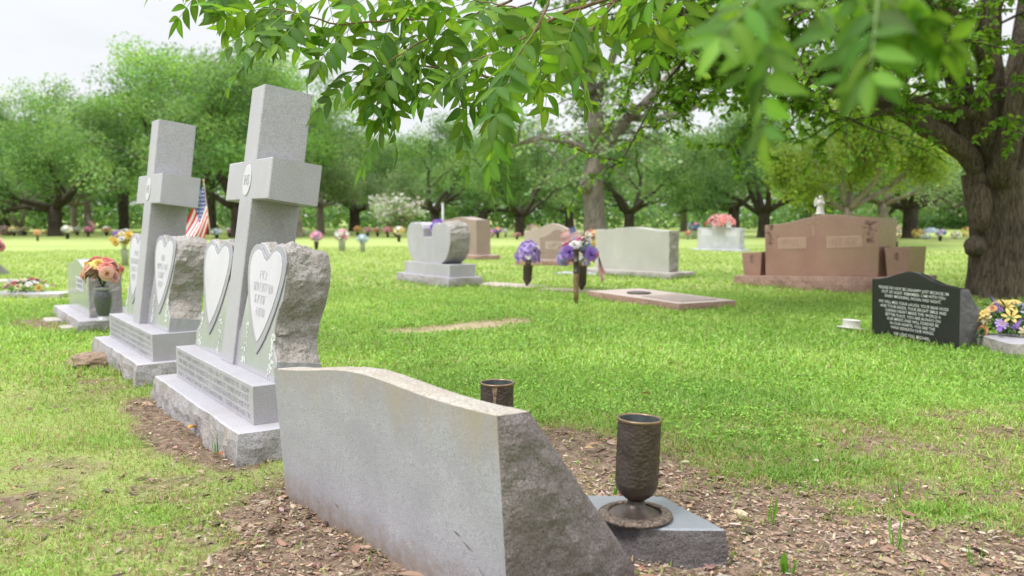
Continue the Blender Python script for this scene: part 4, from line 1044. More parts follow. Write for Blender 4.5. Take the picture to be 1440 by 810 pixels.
for i, (px, py, hp, wp, cols, label, vase) in enumerate(FAR):
    g = G(px, py); s = g.y / FPX; H = hp * s * 1.12; W = wp * s * 1.15; r = random.Random(100 + i)
    b = MB(); nc = len(cols)
    zt = H * 0.42 if vase else 0.0
    if vase: b.lathe([(0, 0), (W * .10, 0), (W * .16, zt)] if vase == 1 else [(0, 0), (W * .16, 0), (W * .2, zt * 1.1)], 10, nc + 1)
    cz = zt + (H - zt) * .5
    nb = 16
    for k in range(nb):
        z = 1 - 2 * (k + .5) / nb; ph = k * 2.4
        q = Vector((math.sqrt(1 - z * z) * math.cos(ph), math.sqrt(1 - z * z) * math.sin(ph), z))
        c = Vector((q.x * W * .36, q.y * W * .36, cz + q.z * (H - zt) * .36)); ra = W * r.uniform(.13, .19); mi = r.randrange(nc)
        for a in range(5):
            an = a * 2 * PI / 5 + k; d = (q.orthogonal().normalized() * math.cos(an) + q.cross(q.orthogonal().normalized()) * math.sin(an)); e = d.cross(q)
            b.add([c, c + d * ra * .6 + e * ra * .45 + q * ra * .25, c + d * ra * 1.1 + q * ra * .2, c + d * ra * .6 - e * ra * .45 + q * ra * .25], [(0, 1, 2, 3)], mi)
    for k in range(12):
        an = r.random() * 6.28; c = Vector((0, 0, cz - (H - zt) * .25)); d = Vector((math.cos(an), math.sin(an), r.uniform(-.3, .5))); e = Vector((-d.y, d.x, 0))
        b.add([c, c + d * W * .3 + e * W * .08, c + d * W * .55, c + d * W * .3 - e * W * .08], [(0, 1, 2, 3)], nc)
    plain_leaf = MATS.get('far_stem') or plain('far_stem', (0.05, 0.12, 0.04), 0.7)
    o = b.build('flower_bunch', [petal_mat(c) for c in cols] + ['far_stem', 'zinc' if vase == 2 else 'bronze'], None, g)
    tag(o, label, 'flowers', 'flowers across the far lawn')
# far flag, umbrella, building, hedge
g = G(125, 331); us_flag('flag', 'small distant stars and stripes flag beside a pale trunk at the far left', g, 1.0, 0.96, 0.55, 0.36, 0.7, 4, R(20), 0.012)
g = G(1308, 335); t = thing('umbrella', 'open pale blue umbrella above yellow flowers near the forked oak', 'umbrella', g, 0); s = g.y / FPX
b = MB(); b.lathe([(14 * s, 8 * s), (11 * s, 11.5 * s), (6 * s, 14 * s), (0, 15 * s)], 8, smooth=False); plain('umbrella_blue', (0.50, 0.60, 0.75), 0.6); b.build('canopy', ['umbrella_blue'], t, rot=(0, R(-6), 0))
b = MB(); b.tube([(0, 0, 0), (0, 0, 14.5 * s)], [.01, .01], 6); b.build('pole', ['zinc'], t)
hy = 62.0
def far_building():
    p0 = A(1246, 310, 92); t = thing('building', 'long pale low building glimpsed between trunks left of the big tree', 'building', (p0.x, 92, 0), 0)
    x1 = 26.0; b = extrude(rect(0, x1, 0, 10), 2.9, None, ch=.02, up=True); b.build('wall', ['plaster'], t)
    b = extrude([(-.6, 0), (x1 + .6, 0), (x1 - 3, 1.6), (3, 1.6)], 11.2, None, ch=.02); b.build('roof', ['roofing'], t, (0, -.6, 2.9))
    for k in range(6):
        bb = MB(); bb.box(1.5 + k * 4.1, 3.0 + k * 4.1, -.04, .05, .9, 2.2); bb.build('window', ['window_dark'], t)
far_building()

# ------------------------------------------------------------------ trees
def crown_mesh(tips, n_per, cr, ln, cols, r, squash=0.7, up=0.35, jit=0.14):
    "leaves in clumps round the branch ends; every clump has its own tone"
    Ps, Ds, Us, Cs = [], [], [], []
    cols = np.array(cols)
    for (p, s) in tips:
        n = max(4, int(n_per * s * s)); q = r.normal(0, 1, (n, 3)); q = unit(q) * (r.random((n, 1)) ** 0.45) * cr * s
        q[:, 2] *= squash; Ps.append(np.array(p) + q)
        d = r.normal(0, 1, (n, 3)); d[:, 2] *= .8; d += unit(q) * .5; Ds.append(d)
        u = r.normal(0, .9, (n, 3)); u[:, 2] += .5; Us.append(u)
        base = cols[r.integers(0, len(cols))] * (1 + r.normal(0, jit)); Cs.append(np.clip(base * (1 + r.normal(0, .16, (n, 1))) * (1 + r.normal(0, .05, (n, 3))), .006, .6))
    P, D, U, C = map(np.concatenate, (Ps, Ds, Us, Cs)); n = len(P)
    L = ln * r.uniform(.6, 1.35, n)
    V, F, k = diamond_arrays(P, D, U, L, L * .62)
    return np_mesh('crown', V, F, np.repeat(C, k, 0))
def grow(r, h_fork, rad, n_limb, length, spread, rise, gens=3, wob=.16, lean=(0, 0), base_flare=1.35, bend=0.0):
    "trunk with forking limbs: returns the wood mesh and the branch ends"
    b = MB(); tips = []
    top = Vector((lean[0], lean[1], h_fork))
    ph = [r.uniform(0, 6) for _ in range(3)]
    jit = lambda q, a: 0.06 * math.sin(3 * a + ph[0]) + 0.05 * math.sin(5 * a + ph[1] + q.z * .8)
    pts = [Vector((0, 0, -.1)), Vector((0, 0, .12)), Vector((lean[0] * .25, lean[1] * .25, h_fork * .35)), Vector((lean[0] * .6, lean[1] * .6, h_fork * .7)), top]
    b.tube(pts, [rad * base_flare, rad * 1.12, rad, rad * .95, rad * 1.02], 12, jit=jit)
    def branch(p, d, ln, ra, g):
        pts = [p]; q = p.copy(); dd = d.copy(); n = 5
        for i in range(n):
            dd = (dd + Vector((r.gauss(0, wob), r.gauss(0, wob), r.gauss(0, wob) + rise * .10 - bend * i * .05))).normalized(); q = q + dd * ln / n; pts.append(q.copy())
        b.tube(pts, [ra * (1 - .62 * i / n) for i in range(n + 1)], 7 if g > 1 else 5)
        if g == 2: tips.append((tuple(pts[3] - Vector((0, 0, .25))), r.uniform(.6, .95)))
        if g <= 1 and r.random() < .6: tips.append((tuple(pts[-1] - Vector((0, 0, r.uniform(.5, 1.1)))), r.uniform(.6, 1.0)))
        if g <= 1: tips.append((tuple(pts[-1]), r.uniform(.75, 1.2))); tips.append((tuple(pts[3]), r.uniform(.5, .9)))
        else:
            k = r.choice([2, 3, 3])
            for j in range(k):
                i = r.choice([2, 3, 4, 5, 5]); a = r.uniform(0, 2 * PI)
                sd = dd.orthogonal().normalized(); sd = Matrix.Rotation(a, 3, dd) @ sd
                nd = (dd * .75 + sd * r.uniform(.5, .95) + Vector((0, 0, .12))).normalized()
                branch(pts[i], nd, ln * r.uniform(.52, .78), ra * .5 * (1.1 - .1 * i), g - 1)
            tips.append((tuple(pts[-1]), r.uniform(.7, 1.1)))
    a0 = r.uniform(0, 6)
    for j in range(n_limb):
        a = a0 + 2 * PI * j / n_limb + r.uniform(-.35, .35); el = r.uniform(*spread)
        d = Vector((math.cos(a) * math.cos(el), math.sin(a) * math.cos(el), math.sin(el)))
        branch(top - Vector((0, 0, r.uniform(0, .12) * h_fork)), d, length * r.uniform(.8, 1.15), rad * r.uniform(.48, .68), gens)
    return b, tips
GREEN_OAK = [(0.113, 0.229, 0.084), (0.147, 0.277, 0.095), (0.192, 0.337, 0.122), (0.102, 0.193, 0.087), (0.225, 0.365, 0.165)]
GREEN_MID = [(0.169, 0.337, 0.095), (0.214, 0.399, 0.110), (0.270, 0.461, 0.150), (0.147, 0.277, 0.095)]
GREEN_GREY = [(0.202, 0.302, 0.179), (0.248, 0.365, 0.218), (0.169, 0.267, 0.136), (0.294, 0.399, 0.245)]
GREEN_LIME = [(0.243, 0.347, 0.064), (0.294, 0.409, 0.077), (0.205, 0.310, 0.058), (0.166, 0.248, 0.051)]
PROTO = {}
def proto(key, seed, barkm, cols, fork, rad, nl, ln, spread, rise, per=60, cr=1.1, leaf=.2, gens=3, bend=0.0, lean=(0, 0), squash=.7):
    r = random.Random(seed); b, tips = grow(r, fork, rad, nl, ln, spread, rise, gens, bend=bend, lean=lean)
    cm = crown_mesh(tips, per, cr, leaf, cols, np.random.default_rng(seed), squash)
    tm = b.mesh('trunk'); tm.materials.append(MATS[barkm]); cm.materials.append(MATS['leaf_far'])
    zs = [v.co.z for v in cm.vertices]; PROTO[key] = (tm, cm, max(zs))
proto('oak', 1, 'bark_dark', GREEN_OAK, 1.9, .40, 6, 4.3, (.2, 1.0), .5, 260, 1.2, .155)
proto('oak_wide', 2, 'bark_dark', GREEN_OAK, 1.7, .38, 6, 4.8, (.12, .85), .35, 260, 1.2, .155)
proto('elm', 3, 'bark_pale', GREEN_MID, 2.6, .26, 5, 3.9, (.4, 1.15), .7, 260, 1.1, .15)
proto('elm_tall', 4, 'bark_dark', GREEN_MID, 2.8, .34, 6, 5.2, (.45, 1.25), .8, 260, 1.25, .155)
proto('grey', 5, 'bark_pale', GREEN_GREY, 2.0, .26, 5, 3.7, (.3, 1.0), .4, 260, 1.1, .145, bend=.3)
proto('lime', 6, 'bark_pale', GREEN_LIME, 2.3, .28, 6, 3.8, (.3, 1.05), .5, 420, 1.25, .17)
proto('stems', 8, 'bark_pale', GREEN_GREY, .5, .16, 5, 3.0, (.75, 1.2), .4, 70, .8, .15, gens=2)
TREES = [  # kind, px, depth, height, turn, group, label
 ('oak', 82, 39.5, 6.8, .4, 'thick dark trunked oak on the left, its crown low over orange flowers'),
 ('elm_tall', 178, 50, 9.4, 1.0, 'tall feathery tree with a straight trunk behind the left cross monument'),
 ('elm', 128, 46, 7.4, 2.2, 'tree with a pale trunk beside the small distant flag on the left'),
 ('elm', 108, 44, 5.8, 3.6, 'slim brownish trunked tree right of the thick dark oak'),
 ('stems', 33, 41, 4.6, .3, 'many stemmed pale tree left of the thick dark oak'),
 ('oak_wide', -30, 46, 7.6, 1.2, 'broad dark tree at the left edge of the picture'),
 ('oak', 10, 47, 6.6, 4.0, 'dark trunked tree just behind the many stemmed pale tree'),
 ('elm_tall', 298, 43, 10.0, 2.9, 'tallest tree of the left group, between the two crosses'),
 ('oak_wide', 338, 37, 8.2, 5.0, 'dark tree with a long bowed limb reaching left behind the nearer cross'),
 ('elm', 420, 38, 7.2, .9, 'pale trunked tree just right of the nearer cross shaft'),
 ('grey', 452, 44, 6.6, 2.5, 'grey green tree with a slanting pale trunk behind the magenta flowers'),
 ('elm_tall', 386, 50, 10.2, 1.7, 'tall tree behind the top of the nearer cross'),
 ('oak', 500, 52, 7.2, 3.1, 'tree behind the pink and white flower bunch'),
 ('oak_wide', 612, 48, 6.8, .6, 'dark tree behind the tall pinkish headstone'),
 ('oak_wide', 731, 40, 5.7, 2.0, 'dark oak with low spreading branches right of the pinkish headstone'),
 ('oak', 680, 56, 6.6, 4.4, 'farther oak behind the low spreading one'),
 ('oak_wide', 884, 42, 6.3, 3.3, 'dark oak behind the sage headstone'),
 ('oak', 800, 58, 6.4, 5.5, 'oak seen left of the massive pale trunk'),
 ('grey', 960, 52, 6.8, 1.1, 'grey green tree behind the white headstone'),
 ('oak_wide', 1072, 37, 6.4, 4.1, 'dark thick oak behind the left end of the pink monument'),
 ('oak', 1030, 50, 7.2, .2, 'oak between the white headstone and the pink monument'),
 ('lime', 1188, 26, 5.0, 2.7, 'bright yellow green tree above the pink monument'),
 ('grey', 1238, 33, 6.6, .7, 'tree with a straight pale trunk right of the angel statuette'),
 ('oak', 1276, 36, 6.6, 5.2, 'forked dark oak right of the pink monument'),
 ('grey', 1334, 60, 6.6, 3.8, 'far grey green tree before the pale building'),
 ('oak', 1400, 55, 9.0, 1.5, 'far oak mostly hidden behind the big trunk'),
 ('oak_wide', 1500, 45, 9.5, 2.4, 'oak at the right edge beyond the big trunk'),
 ('elm_tall', 1135, 58, 7.0, 4.9, 'tall tree far behind the bright yellow green one'),
 ('elm_tall', 560, 60, 6.8, .1, 'tall tree far behind the white blossoming shrub'),
 ('elm', 236, 58, 9.0, 5.8, 'tree far behind the farther cross shaft'),
 ('oak', 60, 62, 8.4, 2.8, 'tree far behind the thick dark trunk on the left'),
]
for i, (kind, px, Yd, H, turn, label) in enumerate(TREES):
    tm, cm, h = PROTO[kind]; p = A(px, 405, Yd); s = H / h
    t = thing('tree', label, 'tree', (p.x, Yd, 0), turn, 'trees beyond the lawn'); t.scale = (s * 1.08, s * 1.08, s)
    link('trunk', tm, parent=t); link('crown', cm, parent=t)

# tall half-bare tree with the massive pale trunk
r = random.Random(12); b = MB()
Yb = 33.0; p0 = G(838, 336); Yb = p0.y; s = Yb / FPX
def PT(px, py, dy=0.0): 
    q = A(px, py, Yb + dy); return (q.x - p0.x, dy, q.z)
jit = lambda q, a: .07 * math.sin(3 * a + q.z) + .06 * math.sin(5 * a + 2 + q.z * 1.6) + .12 * max(0, mnoise.noise(q * 1.1))
b.tube([PT(840, 340), PT(838, 325), PT(836, 290), PT(832, 255), PT(838, 225), PT(846, 200), PT(846, 190)], [20 * s, 15.5 * s, 14 * s, 15.5 * s, 12.5 * s, 12 * s, 9 * s], 16, jit=jit)
b.tube([PT(830, 265, -.2), PT(820, 258, -.3), PT(815, 256, -.3)], [10 * s, 9 * s, 3 * s], 10, jit=jit)
limbs = [([(842, 205), (836, 165), (832, 125), (826, 90), (812, 40), (800, -20)], 13, 5), ([(848, 205), (868, 183), (884, 165), (905, 148), (930, 120), (960, 80)], 11, 3.5), ([(836, 150), (850, 110), (870, 60), (880, 0)], 8, 3), ([(832, 130), (800, 95), (760, 60), (700, 30)], 7, 2.5),
         ([(884, 165), (920, 168), (960, 160), (1000, 140)], 6, 2), ([(838, 215), (800, 200), (760, 195), (720, 205)], 5, 2)]
tips = []
for L_, ra, rb in limbs:
    pts = [PT(x, y, r.uniform(-.4, .4) + (k * .35 * r.choice([-1, 1]))) for k, (x, y) in enumerate(L_)]
    b.tube(pts, [(ra + (rb - ra) * k / (len(pts) - 1)) * s for k in range(len(pts))], 9, jit=jit)
    for k in range(1, len(pts)):
        for q in range(4):
            a = Vector(pts[k - 1]).lerp(Vector(pts[k]), r.random()); d = Vector((r.gauss(0, 1), r.gauss(0, 1), r.gauss(.2, .6))).normalized(); ln = r.uniform(1.0, 2.6)
            e = a + d * ln; b.tube([a, a + d * ln * .5 + Vector((0, 0, .15)), e], [.05, .035, .015], 5)
            tips.append((tuple(e), r.uniform(.5, .95)))
            if r.random() < .6: tips.append((tuple(a + d * ln * .6), r.uniform(.4, .7)))
t = thing('tree', 'tall tree with a massive pale knobbly trunk, forked high up, behind the mixed bouquet', 'tree', p0, 0, 'trees beyond the lawn')
b.build('trunk', ['bark_grey'], t)
cm = crown_mesh(tips, 62, .85, .19, GREEN_GREY + GREEN_OAK[:2], np.random.default_rng(33), .75); cm.materials.append(MATS['leaf_far']); link('crown', cm, parent=t)

# white blossoming shrub
p0 = G(557, 333); r = random.Random(3); b = MB(); tips = []
for k in range(7):
    a = k * .9; d = Vector((math.cos(a) * .5, math.sin(a) * .5, 1)).normalized(); q = d * r.uniform(1.0, 1.6)
    b.tube([(0, 0, 0), d * .6, q], [.04, .03, .02], 6); tips.append((tuple(q), 1.0))
    for j in range(4): 
        e = q + Vector((r.gauss(0, .5), r.gauss(0, .5), r.uniform(-.05, .5))); b.tube([q * .8, e], [.02, .01], 5); tips.append((tuple(e), r.uniform(.6, 1)))
t = thing('flowering_shrub', 'shrub covered in white blossom behind the bright yellow flowers', 'shrub', p0, 0); t.scale = (1.12, 1.12, .86)
b.build('stem', ['bark_pale'], t)
cm = crown_mesh(tips, 55, .42, .12, GREEN_MID, np.random.default_rng(5)); cm.materials.append(MATS['leaf_far']); link('foliage', cm, parent=t)
cm = crown_mesh([((x, y, z + .1), s_) for (x, y, z), s_ in tips if z > .75], 80, .46, .13, [(.75, .70, .68), (.8, .74, .72), (.7, .62, .6)], np.random.default_rng(6)); cm.materials.append(MATS['leaf_bouquet']); link('blossom', cm, parent=t)

# far woods closing the view, and a clipped hedge
def mass(name, x0, x1, y0, y1, z0, z1, n, ln, cols, seed, uneven=1.0):
    r = np.random.default_rng(seed); x = r.uniform(x0, x1, n); y = r.uniform(y0, y1, n)
    top = z1 * (1 - uneven * .5 * vfbm(x, y, .16, 4, seed)); z = z0 + (top - z0) * r.random(n) ** .8
    P = np.stack([x, y, z], 1); D = r.normal(0, 1, (n, 3)); U = r.normal(0, .6, (n, 3)); U[:, 2] += .8
    L = ln * r.uniform(.6, 1.4, n); V, F, k = diamond_arrays(P, D, U, L, L * .6)
    return link(name, np_mesh(name, V, F, np.repeat(pick_cols(n, cols, .2, r), k, 0)), ['leaf_far'])
tag(mass('far_woods', -75, 75, 66, 78, 0, 8.6, 62000, .5, GREEN_OAK + GREEN_MID, 61, .9), 'dark green woods closing the view behind the cemetery trees', 'woods', kind='stuff')
tag(mass('undergrowth', -62, 34, 58, 63, 0, 1.9, 15000, .34, GREEN_OAK, 62, .8), 'dark undergrowth under the far trees', 'undergrowth', kind='stuff')
hg = A(1328, 330, 58); t = mass('hedge', hg.x - 2.2, hg.x + 6, 58, 59.2, 0, .85, 5000, .16, GREEN_OAK, 64, .05); tag(t, 'low clipped hedge before the pale building, right of the forked oak', 'hedge')

# ------------------------------------------------------------------ the big tree on the right
YT = G(1398, 418).y; BT = Vector((A(1398, 418, YT).x, YT, 0)); sT = YT / FPX
def T(px, py, dy=0.0):
    q = A(px, py, YT + dy); return Vector((q.x, q.y, q.z)) - BT
rt = random.Random(21); b = MB()
def ridg(q, a):
    z = q.z
    f = .10 * math.sin(3 * a + .6 + z * .3) +   .035 * math.sin(7 * a + 1.2 * math.sin(z * 2.1)) + .018 * math.sin(17 * a + 2.2 * math.sin(z * 3 + a)) + .03 * mnoise.noise(Vector((math.cos(a) * 5, math.sin(a) * 5, z * 4)))
    return f
tr = []
for k in range(41):
    f = k / 40; py = 432 - f * 190
    cx = 1396 + 5 * math.sin(f * 4) + 4 * f; wd = 40 - 5 * math.sin(min(1, f * 1.5) * PI / 2) + max(0, .08 - f) * 110 + max(0, f - .7) * 14
    tr.append((T(cx, py), wd * sT * .93))
b.tube([p for p, _ in tr], [q for _, q in tr], 72, jit=ridg)
def knob(px, py, dy, ra, rb):
    bm = bmesh.new(); bmesh.ops.create_icosphere(bm, subdivisions=3, radius=1); c = T(px, py, dy)
    vs = []
    for v in bm.verts:
        d = 1 + .25 * fbm(v.co, 1.6, 3, px); vs.append(c + Vector((v.co.x * ra * d, v.co.y * ra * d, v.co.z * rb * d)))
    b.add(vs, [[v.index for v in f.verts] for f in bm.faces], 0, True); bm.free()
knob(1371, 346, -.12, 14 * sT, 15 * sT); knob(1380, 292, -.16, 14 * sT, 34 * sT)
LIMBS = [
 ([(1384, 250, -.05), (1358, 214, -.1), (1318, 190, -.3), (1278, 164, -.5), (1232, 138, -.8), (1170, 110, -1.1), (1100, 82, -1.4), (1035, 57, -1.7), (985, 36, -1.9), (940, 12, -2.1), (880, -30, -2.3)], 18, 6),
 ([(1380, 235, .1), (1352, 196, .2), (1322, 170, .2), (1288, 160, .3), (1250, 140, .5), (1200, 120, .8)], 13, 4),
 ([(1385, 235, 0), (1362, 170, .1), (1345, 110, .15), (1328, 60, .2), (1312, 10, .3), (1290, -60, .6), (1250, -160, 1.0)], 24, 9),
 ([(1395, 230, -.1), (1390, 160, -.25), (1392, 100, -.3), (1388, 50, -.35), (1396, 0, -.4), (1404, -80, -.4), (1400, -220, -.2)], 24, 9),
 ([(1405, 260, -.2), (1420, 190, -.4), (1428, 130, -.5), (1448, 70, -.6), (1470, 10, -.8), (1510, -80, -1.0)], 21, 8),
 ([(1412, 250, .0), (1440, 210, -.1), (1475, 150, -.2), (1530, 90, -.4), (1620, 20, -.6)], 20, 8),
 ([(1400, 220, .2), (1410, 150, .6), (1430, 80, 1.0), (1440, 0, 1.5), (1450, -90, 2.2)], 20, 8),
 ([(1345, 110, .15), (1300, 60, -.3), (1240, 20, -.9), (1170, -20, -1.5), (1080, -70, -2.2)], 11, 4),
 ([(1390, 110, -.3), (1370, 60, -.9), (1330, 10, -1.6), (1290, -40, -2.4), (1230, -110, -3.4)], 11, 4),
 ([(1384, 165, -.2), (1340, 150, -.3), (1290, 142, -.6), (1255, 150, -.9), (1220, 165, -1.2)], 8, 2.5),
]
tipsN = []; paths = []
for L_, ra, rb in LIMBS:
    pts = [T(x, y, d) for x, y, d in L_]
    # densify
    dp = []; rad = []
    for i in range(len(pts) - 1):
        for k in range(3):
            f = k / 3; q = pts[i].lerp(pts[i + 1], f); dp.append(q + Vector((rt.gauss(0, .012), rt.gauss(0, .012), rt.gauss(0, .012)))); rad.append((ra + (rb - ra) * (i + f) / (len(pts) - 1)) * .86)
    dp.append(pts[-1]); rad.append(rb * .86)
    b.tube(dp, [q * sT for q in rad], 14, jit=lambda q, a: .07 * math.sin(3 * a + q.z * 2) + .05 * mnoise.noise(q * 9))
    paths.append((dp, [q * sT for q in rad]))
leafP, leafD = [], []
def twig(p, d, ln, ra, g):
    pts = [p]; q = p.copy(); dd = d.copy()
    for i in range(4):
        dd = (dd + Vector((rt.gauss(0, .22), rt.gauss(0, .22), rt.gauss(0, .18) - .06))).normalized(); q = q + dd * ln / 4; pts.append(q.copy())
    b.tube(pts, [ra, ra * .8, ra * .6, ra * .45, ra * .3], 5)
    if g == 0:
        for i in range(1, 5):
            for k in range(9):
                leafP.append(pts[i - 1].lerp(pts[i], rt.random())); s_ = Vector((rt.gauss(0, 1), rt.gauss(0, 1), rt.gauss(-.35, .5))); leafD.append((dd * .35 + s_).normalized())
    else:
        for k in range(4):
            i = rt.randrange(1, 5); s_ = Vector((rt.gauss(0, 1), rt.gauss(0, 1), rt.gauss(.0, .55))).normalized()
            twig(pts[i], (dd * .5 + s_).normalized(), ln * rt.uniform(.5, .8), ra * .5, g - 1)
for (dp, rad), nt_ in zip(paths, (34, 6, 12, 10, 12, 10, 10, 22, 22, 3)):
    for k in range(nt_):
        i = rt.randrange(min(len(dp) - 1, {34: 12, 12: 12, 10: 13, 22: 8}.get(nt_, 8)), len(dp)); s_ = Vector((rt.gauss(0, 1), rt.gauss(0, 1), rt.gauss(.15, .6))).normalized()
        twig(dp[i], s_, rt.uniform(.7, 1.5), min(.022, rad[i] * .5), 1)
# twigs hanging into the view at the top
for (px, py, dy) in [(980, 110, -2.0), (1010, 130, -1.6), (1050, 110, -1.8), (960, 60, -2.4), (1085, 150, -1.2), (1120, 100, -1.5), (1160, 60, -1.6), (1215, 50, -1.0), (1260, 40, -.8), (1300, 10, -1.4), (1350, 10, -1.6), (1280, 90, .6), (1240, 80, .4), (1180, 130, .8), (1210, 150, .9),
                     (1000, 10, -2.6), (1060, 20, -2.0), (1120, 20, -2.2), (1180, 10, -1.8), (1330, 60, 1.6), (1300, 90, 1.6), (1200, 90, -.5), (1460, 100, -1.2), (1020, 60, -2.1), (1150, 130, -.9), (760, 20, -3.0), (720, 50, -3.2), (1250, 5, -2.0), (1400, 40, 1.6)]:
    for k in range(3): twig(T(px + rt.uniform(-18, 18), py - 28 + rt.uniform(-14, 14), dy + rt.uniform(-.3, .3)), Vector((rt.gauss(-.3, .8), rt.gauss(0, .8), rt.gauss(-.15, .4))).normalized(), rt.uniform(.45, .8), .009, 1)
tT = thing('tree', 'big dark tree at the right with a thick furrowed trunk and many rising limbs', 'tree', BT, 0)
b.build('trunk', ['bark_near'], tT)
rn = np.random.default_rng(77); n = len(leafP); P = np.array([tuple(p) for p in leafP]); D = np.array([tuple(d) for d in leafD]); U = rn.normal(0, .5, (n, 3)); U[:, 2] += 1
V, F, k = leaf_arrays(P, D, U, rn.uniform(.05, .095, n), rn.uniform(.035, .055, n), .3, .2, ((0, 0), (.4, 1), (.75, .7), (1, 0)))
C = np.repeat(pick_cols(n, [(.12, .26, .032), (.16, .32, .04), (.20, .38, .046), (.10, .21, .03), (.25, .42, .055)], .14, rn), k, 0)
# unseen crown above the frame: coarser leaves, added for shade
n2_ = 3200; q = unit(rn.normal(0, 1, (n2_, 3))) * (rn.random((n2_, 1)) ** .4) * np.array([5.2, 5.0, 2.4]) + np.array([-.9, -.2, 6.9])
q = q[q[:, 2] > 5.0]; n2_ = len(q)
V2, F2, k2 = diamond_arrays(q, rn.normal(0, 1, (n2_, 3)), rn.normal(0, .5, (n2_, 3)) + [0, 0, 1], rn.uniform(.16, .3, n2_), .16)
C2 = np.repeat(pick_cols(n2_, [(.075, .17, .022), (.10, .22, .03)], .14, rn), k2, 0)
V = np.concatenate([V, V2]); F = F + [F2[0] + n * k]; C = np.concatenate([C, C2])
link('crown', np_mesh('crown', V, F, C), ['leaf_near_tree'], tT)
foot(BT.x, BT.y, .36, .36, 0)

# ------------------------------------------------------------------ overhanging branch with long compound leaves
PT0 = Vector((2.7, -1.9, 0)); b = MB(); rp = random.Random(5)
b.tube([PT0 + Vector((0, 0, -.1)), PT0 + Vector((0, 0, .2)), PT0 + Vector((-.05, .1, 1.6)), PT0 + Vector((-.1, .25, 3.0)), PT0 + Vector((0, .2, 5.0)), PT0 + Vector((.2, .4, 7.0))], [.34, .25, .22, .21, .15, .08], 16, jit=lambda q, a: .06 * math.sin(3 * a + q.z))
hub1 = Vector((1.15, 1.0, 2.35)); hub2 = Vector((.35, 2.0, 2.15)); hub3 = Vector((.80, .55, 1.75))
b.tube([PT0 + Vector((-.08, .2, 2.6)), Vector((1.9, -.4, 2.75)), hub1, hub2, Vector((-.35, 2.6, 2.2)), Vector((-.9, 3.0, 2.1))], [.10, .07, .045, .028, .018, .008], 10)
b.tube([hub1, Vector((1.0, .75, 2.05)), hub3], [.03, .02, .012], 8)
CL = []          # (base, direction, length)
def drape(spec, ra, start=None, leaves=10, ln=(.2, .32), down=.8, jit=1.0, first=.08, size=.86):
    pts = [A(px, py, d) for px, py, d in spec]
    if start is not None: pts = [start] + pts
    dp = []
    for i in range(len(pts) - 1):
        for k in range(4): dp.append(pts[i].lerp(pts[i + 1], k / 4) + Vector((rp.gauss(0, .004), rp.gauss(0, .004), rp.gauss(0, .004))))
    dp.append(pts[-1]); m_ = len(dp)
    b.tube(dp, [ra * (1 - .7 * i / (m_ - 1)) for i in range(m_)], 7)
    i0 = 4 if start is not None else 0
    for k in range(leaves):
        f = first + (1 - first) * (k + .5) / leaves; x = i0 + f * (m_ - 1 - i0); i = min(m_ - 2, int(x)); p = dp[i].lerp(dp[i + 1], x - i); t_ = (dp[i + 1] - dp[i]).normalized()
        s_ = t_.cross(Vector((0, 0, 1))).normalized() * (1 if k % 2 else -1)
        d = (t_ * .5 + s_ * .6 * jit + Vector((rp.gauss(0, .25) * jit, rp.gauss(0, .25) * jit, -down * rp.uniform(.5, 1.3)))).normalized(); CL.append((p, d, rp.uniform(*ln) * size, size))
    CL.append((pts[-1], ((pts[-1] - pts[-2]).normalized() + Vector((0, 0, -.4 * down))).normalized(), rp.uniform(*ln) * size, size))
drape([(700, -50, 3.3), (610, -22, 3.2), (520, -8, 3.1), (430, -16, 3.1), (350, -30, 3.1), (296, -38, 3.1)], .008, hub2, 19, (.15, .25), .75)
drape([(720, 0, 3.2), (640, 30, 3.1), (560, 28, 3.1), (480, 34, 3.05), (415, 20, 3.0), (385, 12, 3.0)], .006, hub2, 17, (.15, .25), .65)
drape([(870, -10, 2.8), (815, 60, 2.85), (765, 108, 2.9), (700, 112, 2.95), (640, 96, 3.0), (585, 92, 3.05), (540, 88, 3.1)], .009, hub2, 14, (.15, .24), .6)
drape([(850, 2, 2.5), (785, 22, 2.55), (735, 56, 2.6), (690, 78, 2.7), (655, 90, 2.75)], .007, hub2, 9, (.14, .22), .6)
drape([(640, 20, 3.0), (590, 60, 3.0), (545, 88, 3.0), (515, 98, 3.0)], .004, None, 6, (.15, .24), .8)
drape([(780, -30, 2.3), (760, 30, 2.3), (730, 80, 2.3), (715, 120, 2.3)], .005, hub2, 6, (.15, .22), .7)
drape([(800, 60, 2.85), (770, 20, 2.9), (720, 10, 2.9), (660, 0, 2.9), (600, -10, 3.0)], .004, None, 8, (.15, .25), .6)
drape([(1000, -50, 2.4), (940, -30, 2.5), (880, -5, 2.6), (830, 15, 2.7)], .006, hub2, 9, (.14, .22), .5)
drape([(1210, -90, 1.15), (1160, -60, 1.08), (1115, -35, 1.02), (1085, -20, 1.0)], .004, hub3, 3, (.15, .2), .4, size=.52)
drape([(1230, -80, 1.0), (1240, -40, .98), (1235, -5, .95)], .004, hub3, 3, (.15, .2), .4, size=.52)
drape([(1330, -90, 1.2), (1290, -65, 1.15), (1250, -50, 1.1)], .004, hub3, 2, (.13, .18), .3, size=.52)
for (px, py, d0, px2, py2, d1) in [(368, 68, 2.95, 322, 112, 2.95), (700, 110, 2.4, 692, 240, 2.4), (720, 110, 2.3, 712, 235, 2.3), (640, 100, 3.0, 655, 215, 3.0), (540, 92, 3.0, 556, 190, 3.0), (600, 60, 3.0, 512, 205, 3.0), (1085, -10, 1.0, 1075, 150, .96), (1050, -60, 1.1, 1060, 70, 1.02), (1235, -10, .95, 1315, 50, .93), (1235, -10, .95, 1225, 85, .93), (1160, -20, 1.08, 1185, 80, 1.0)]:
    a, c = A(px, py, d0), A(px2, py2, d1); CL.append((a, (c - a).normalized(), (c - a).length, .88 if d0 > 1.4 else .54))
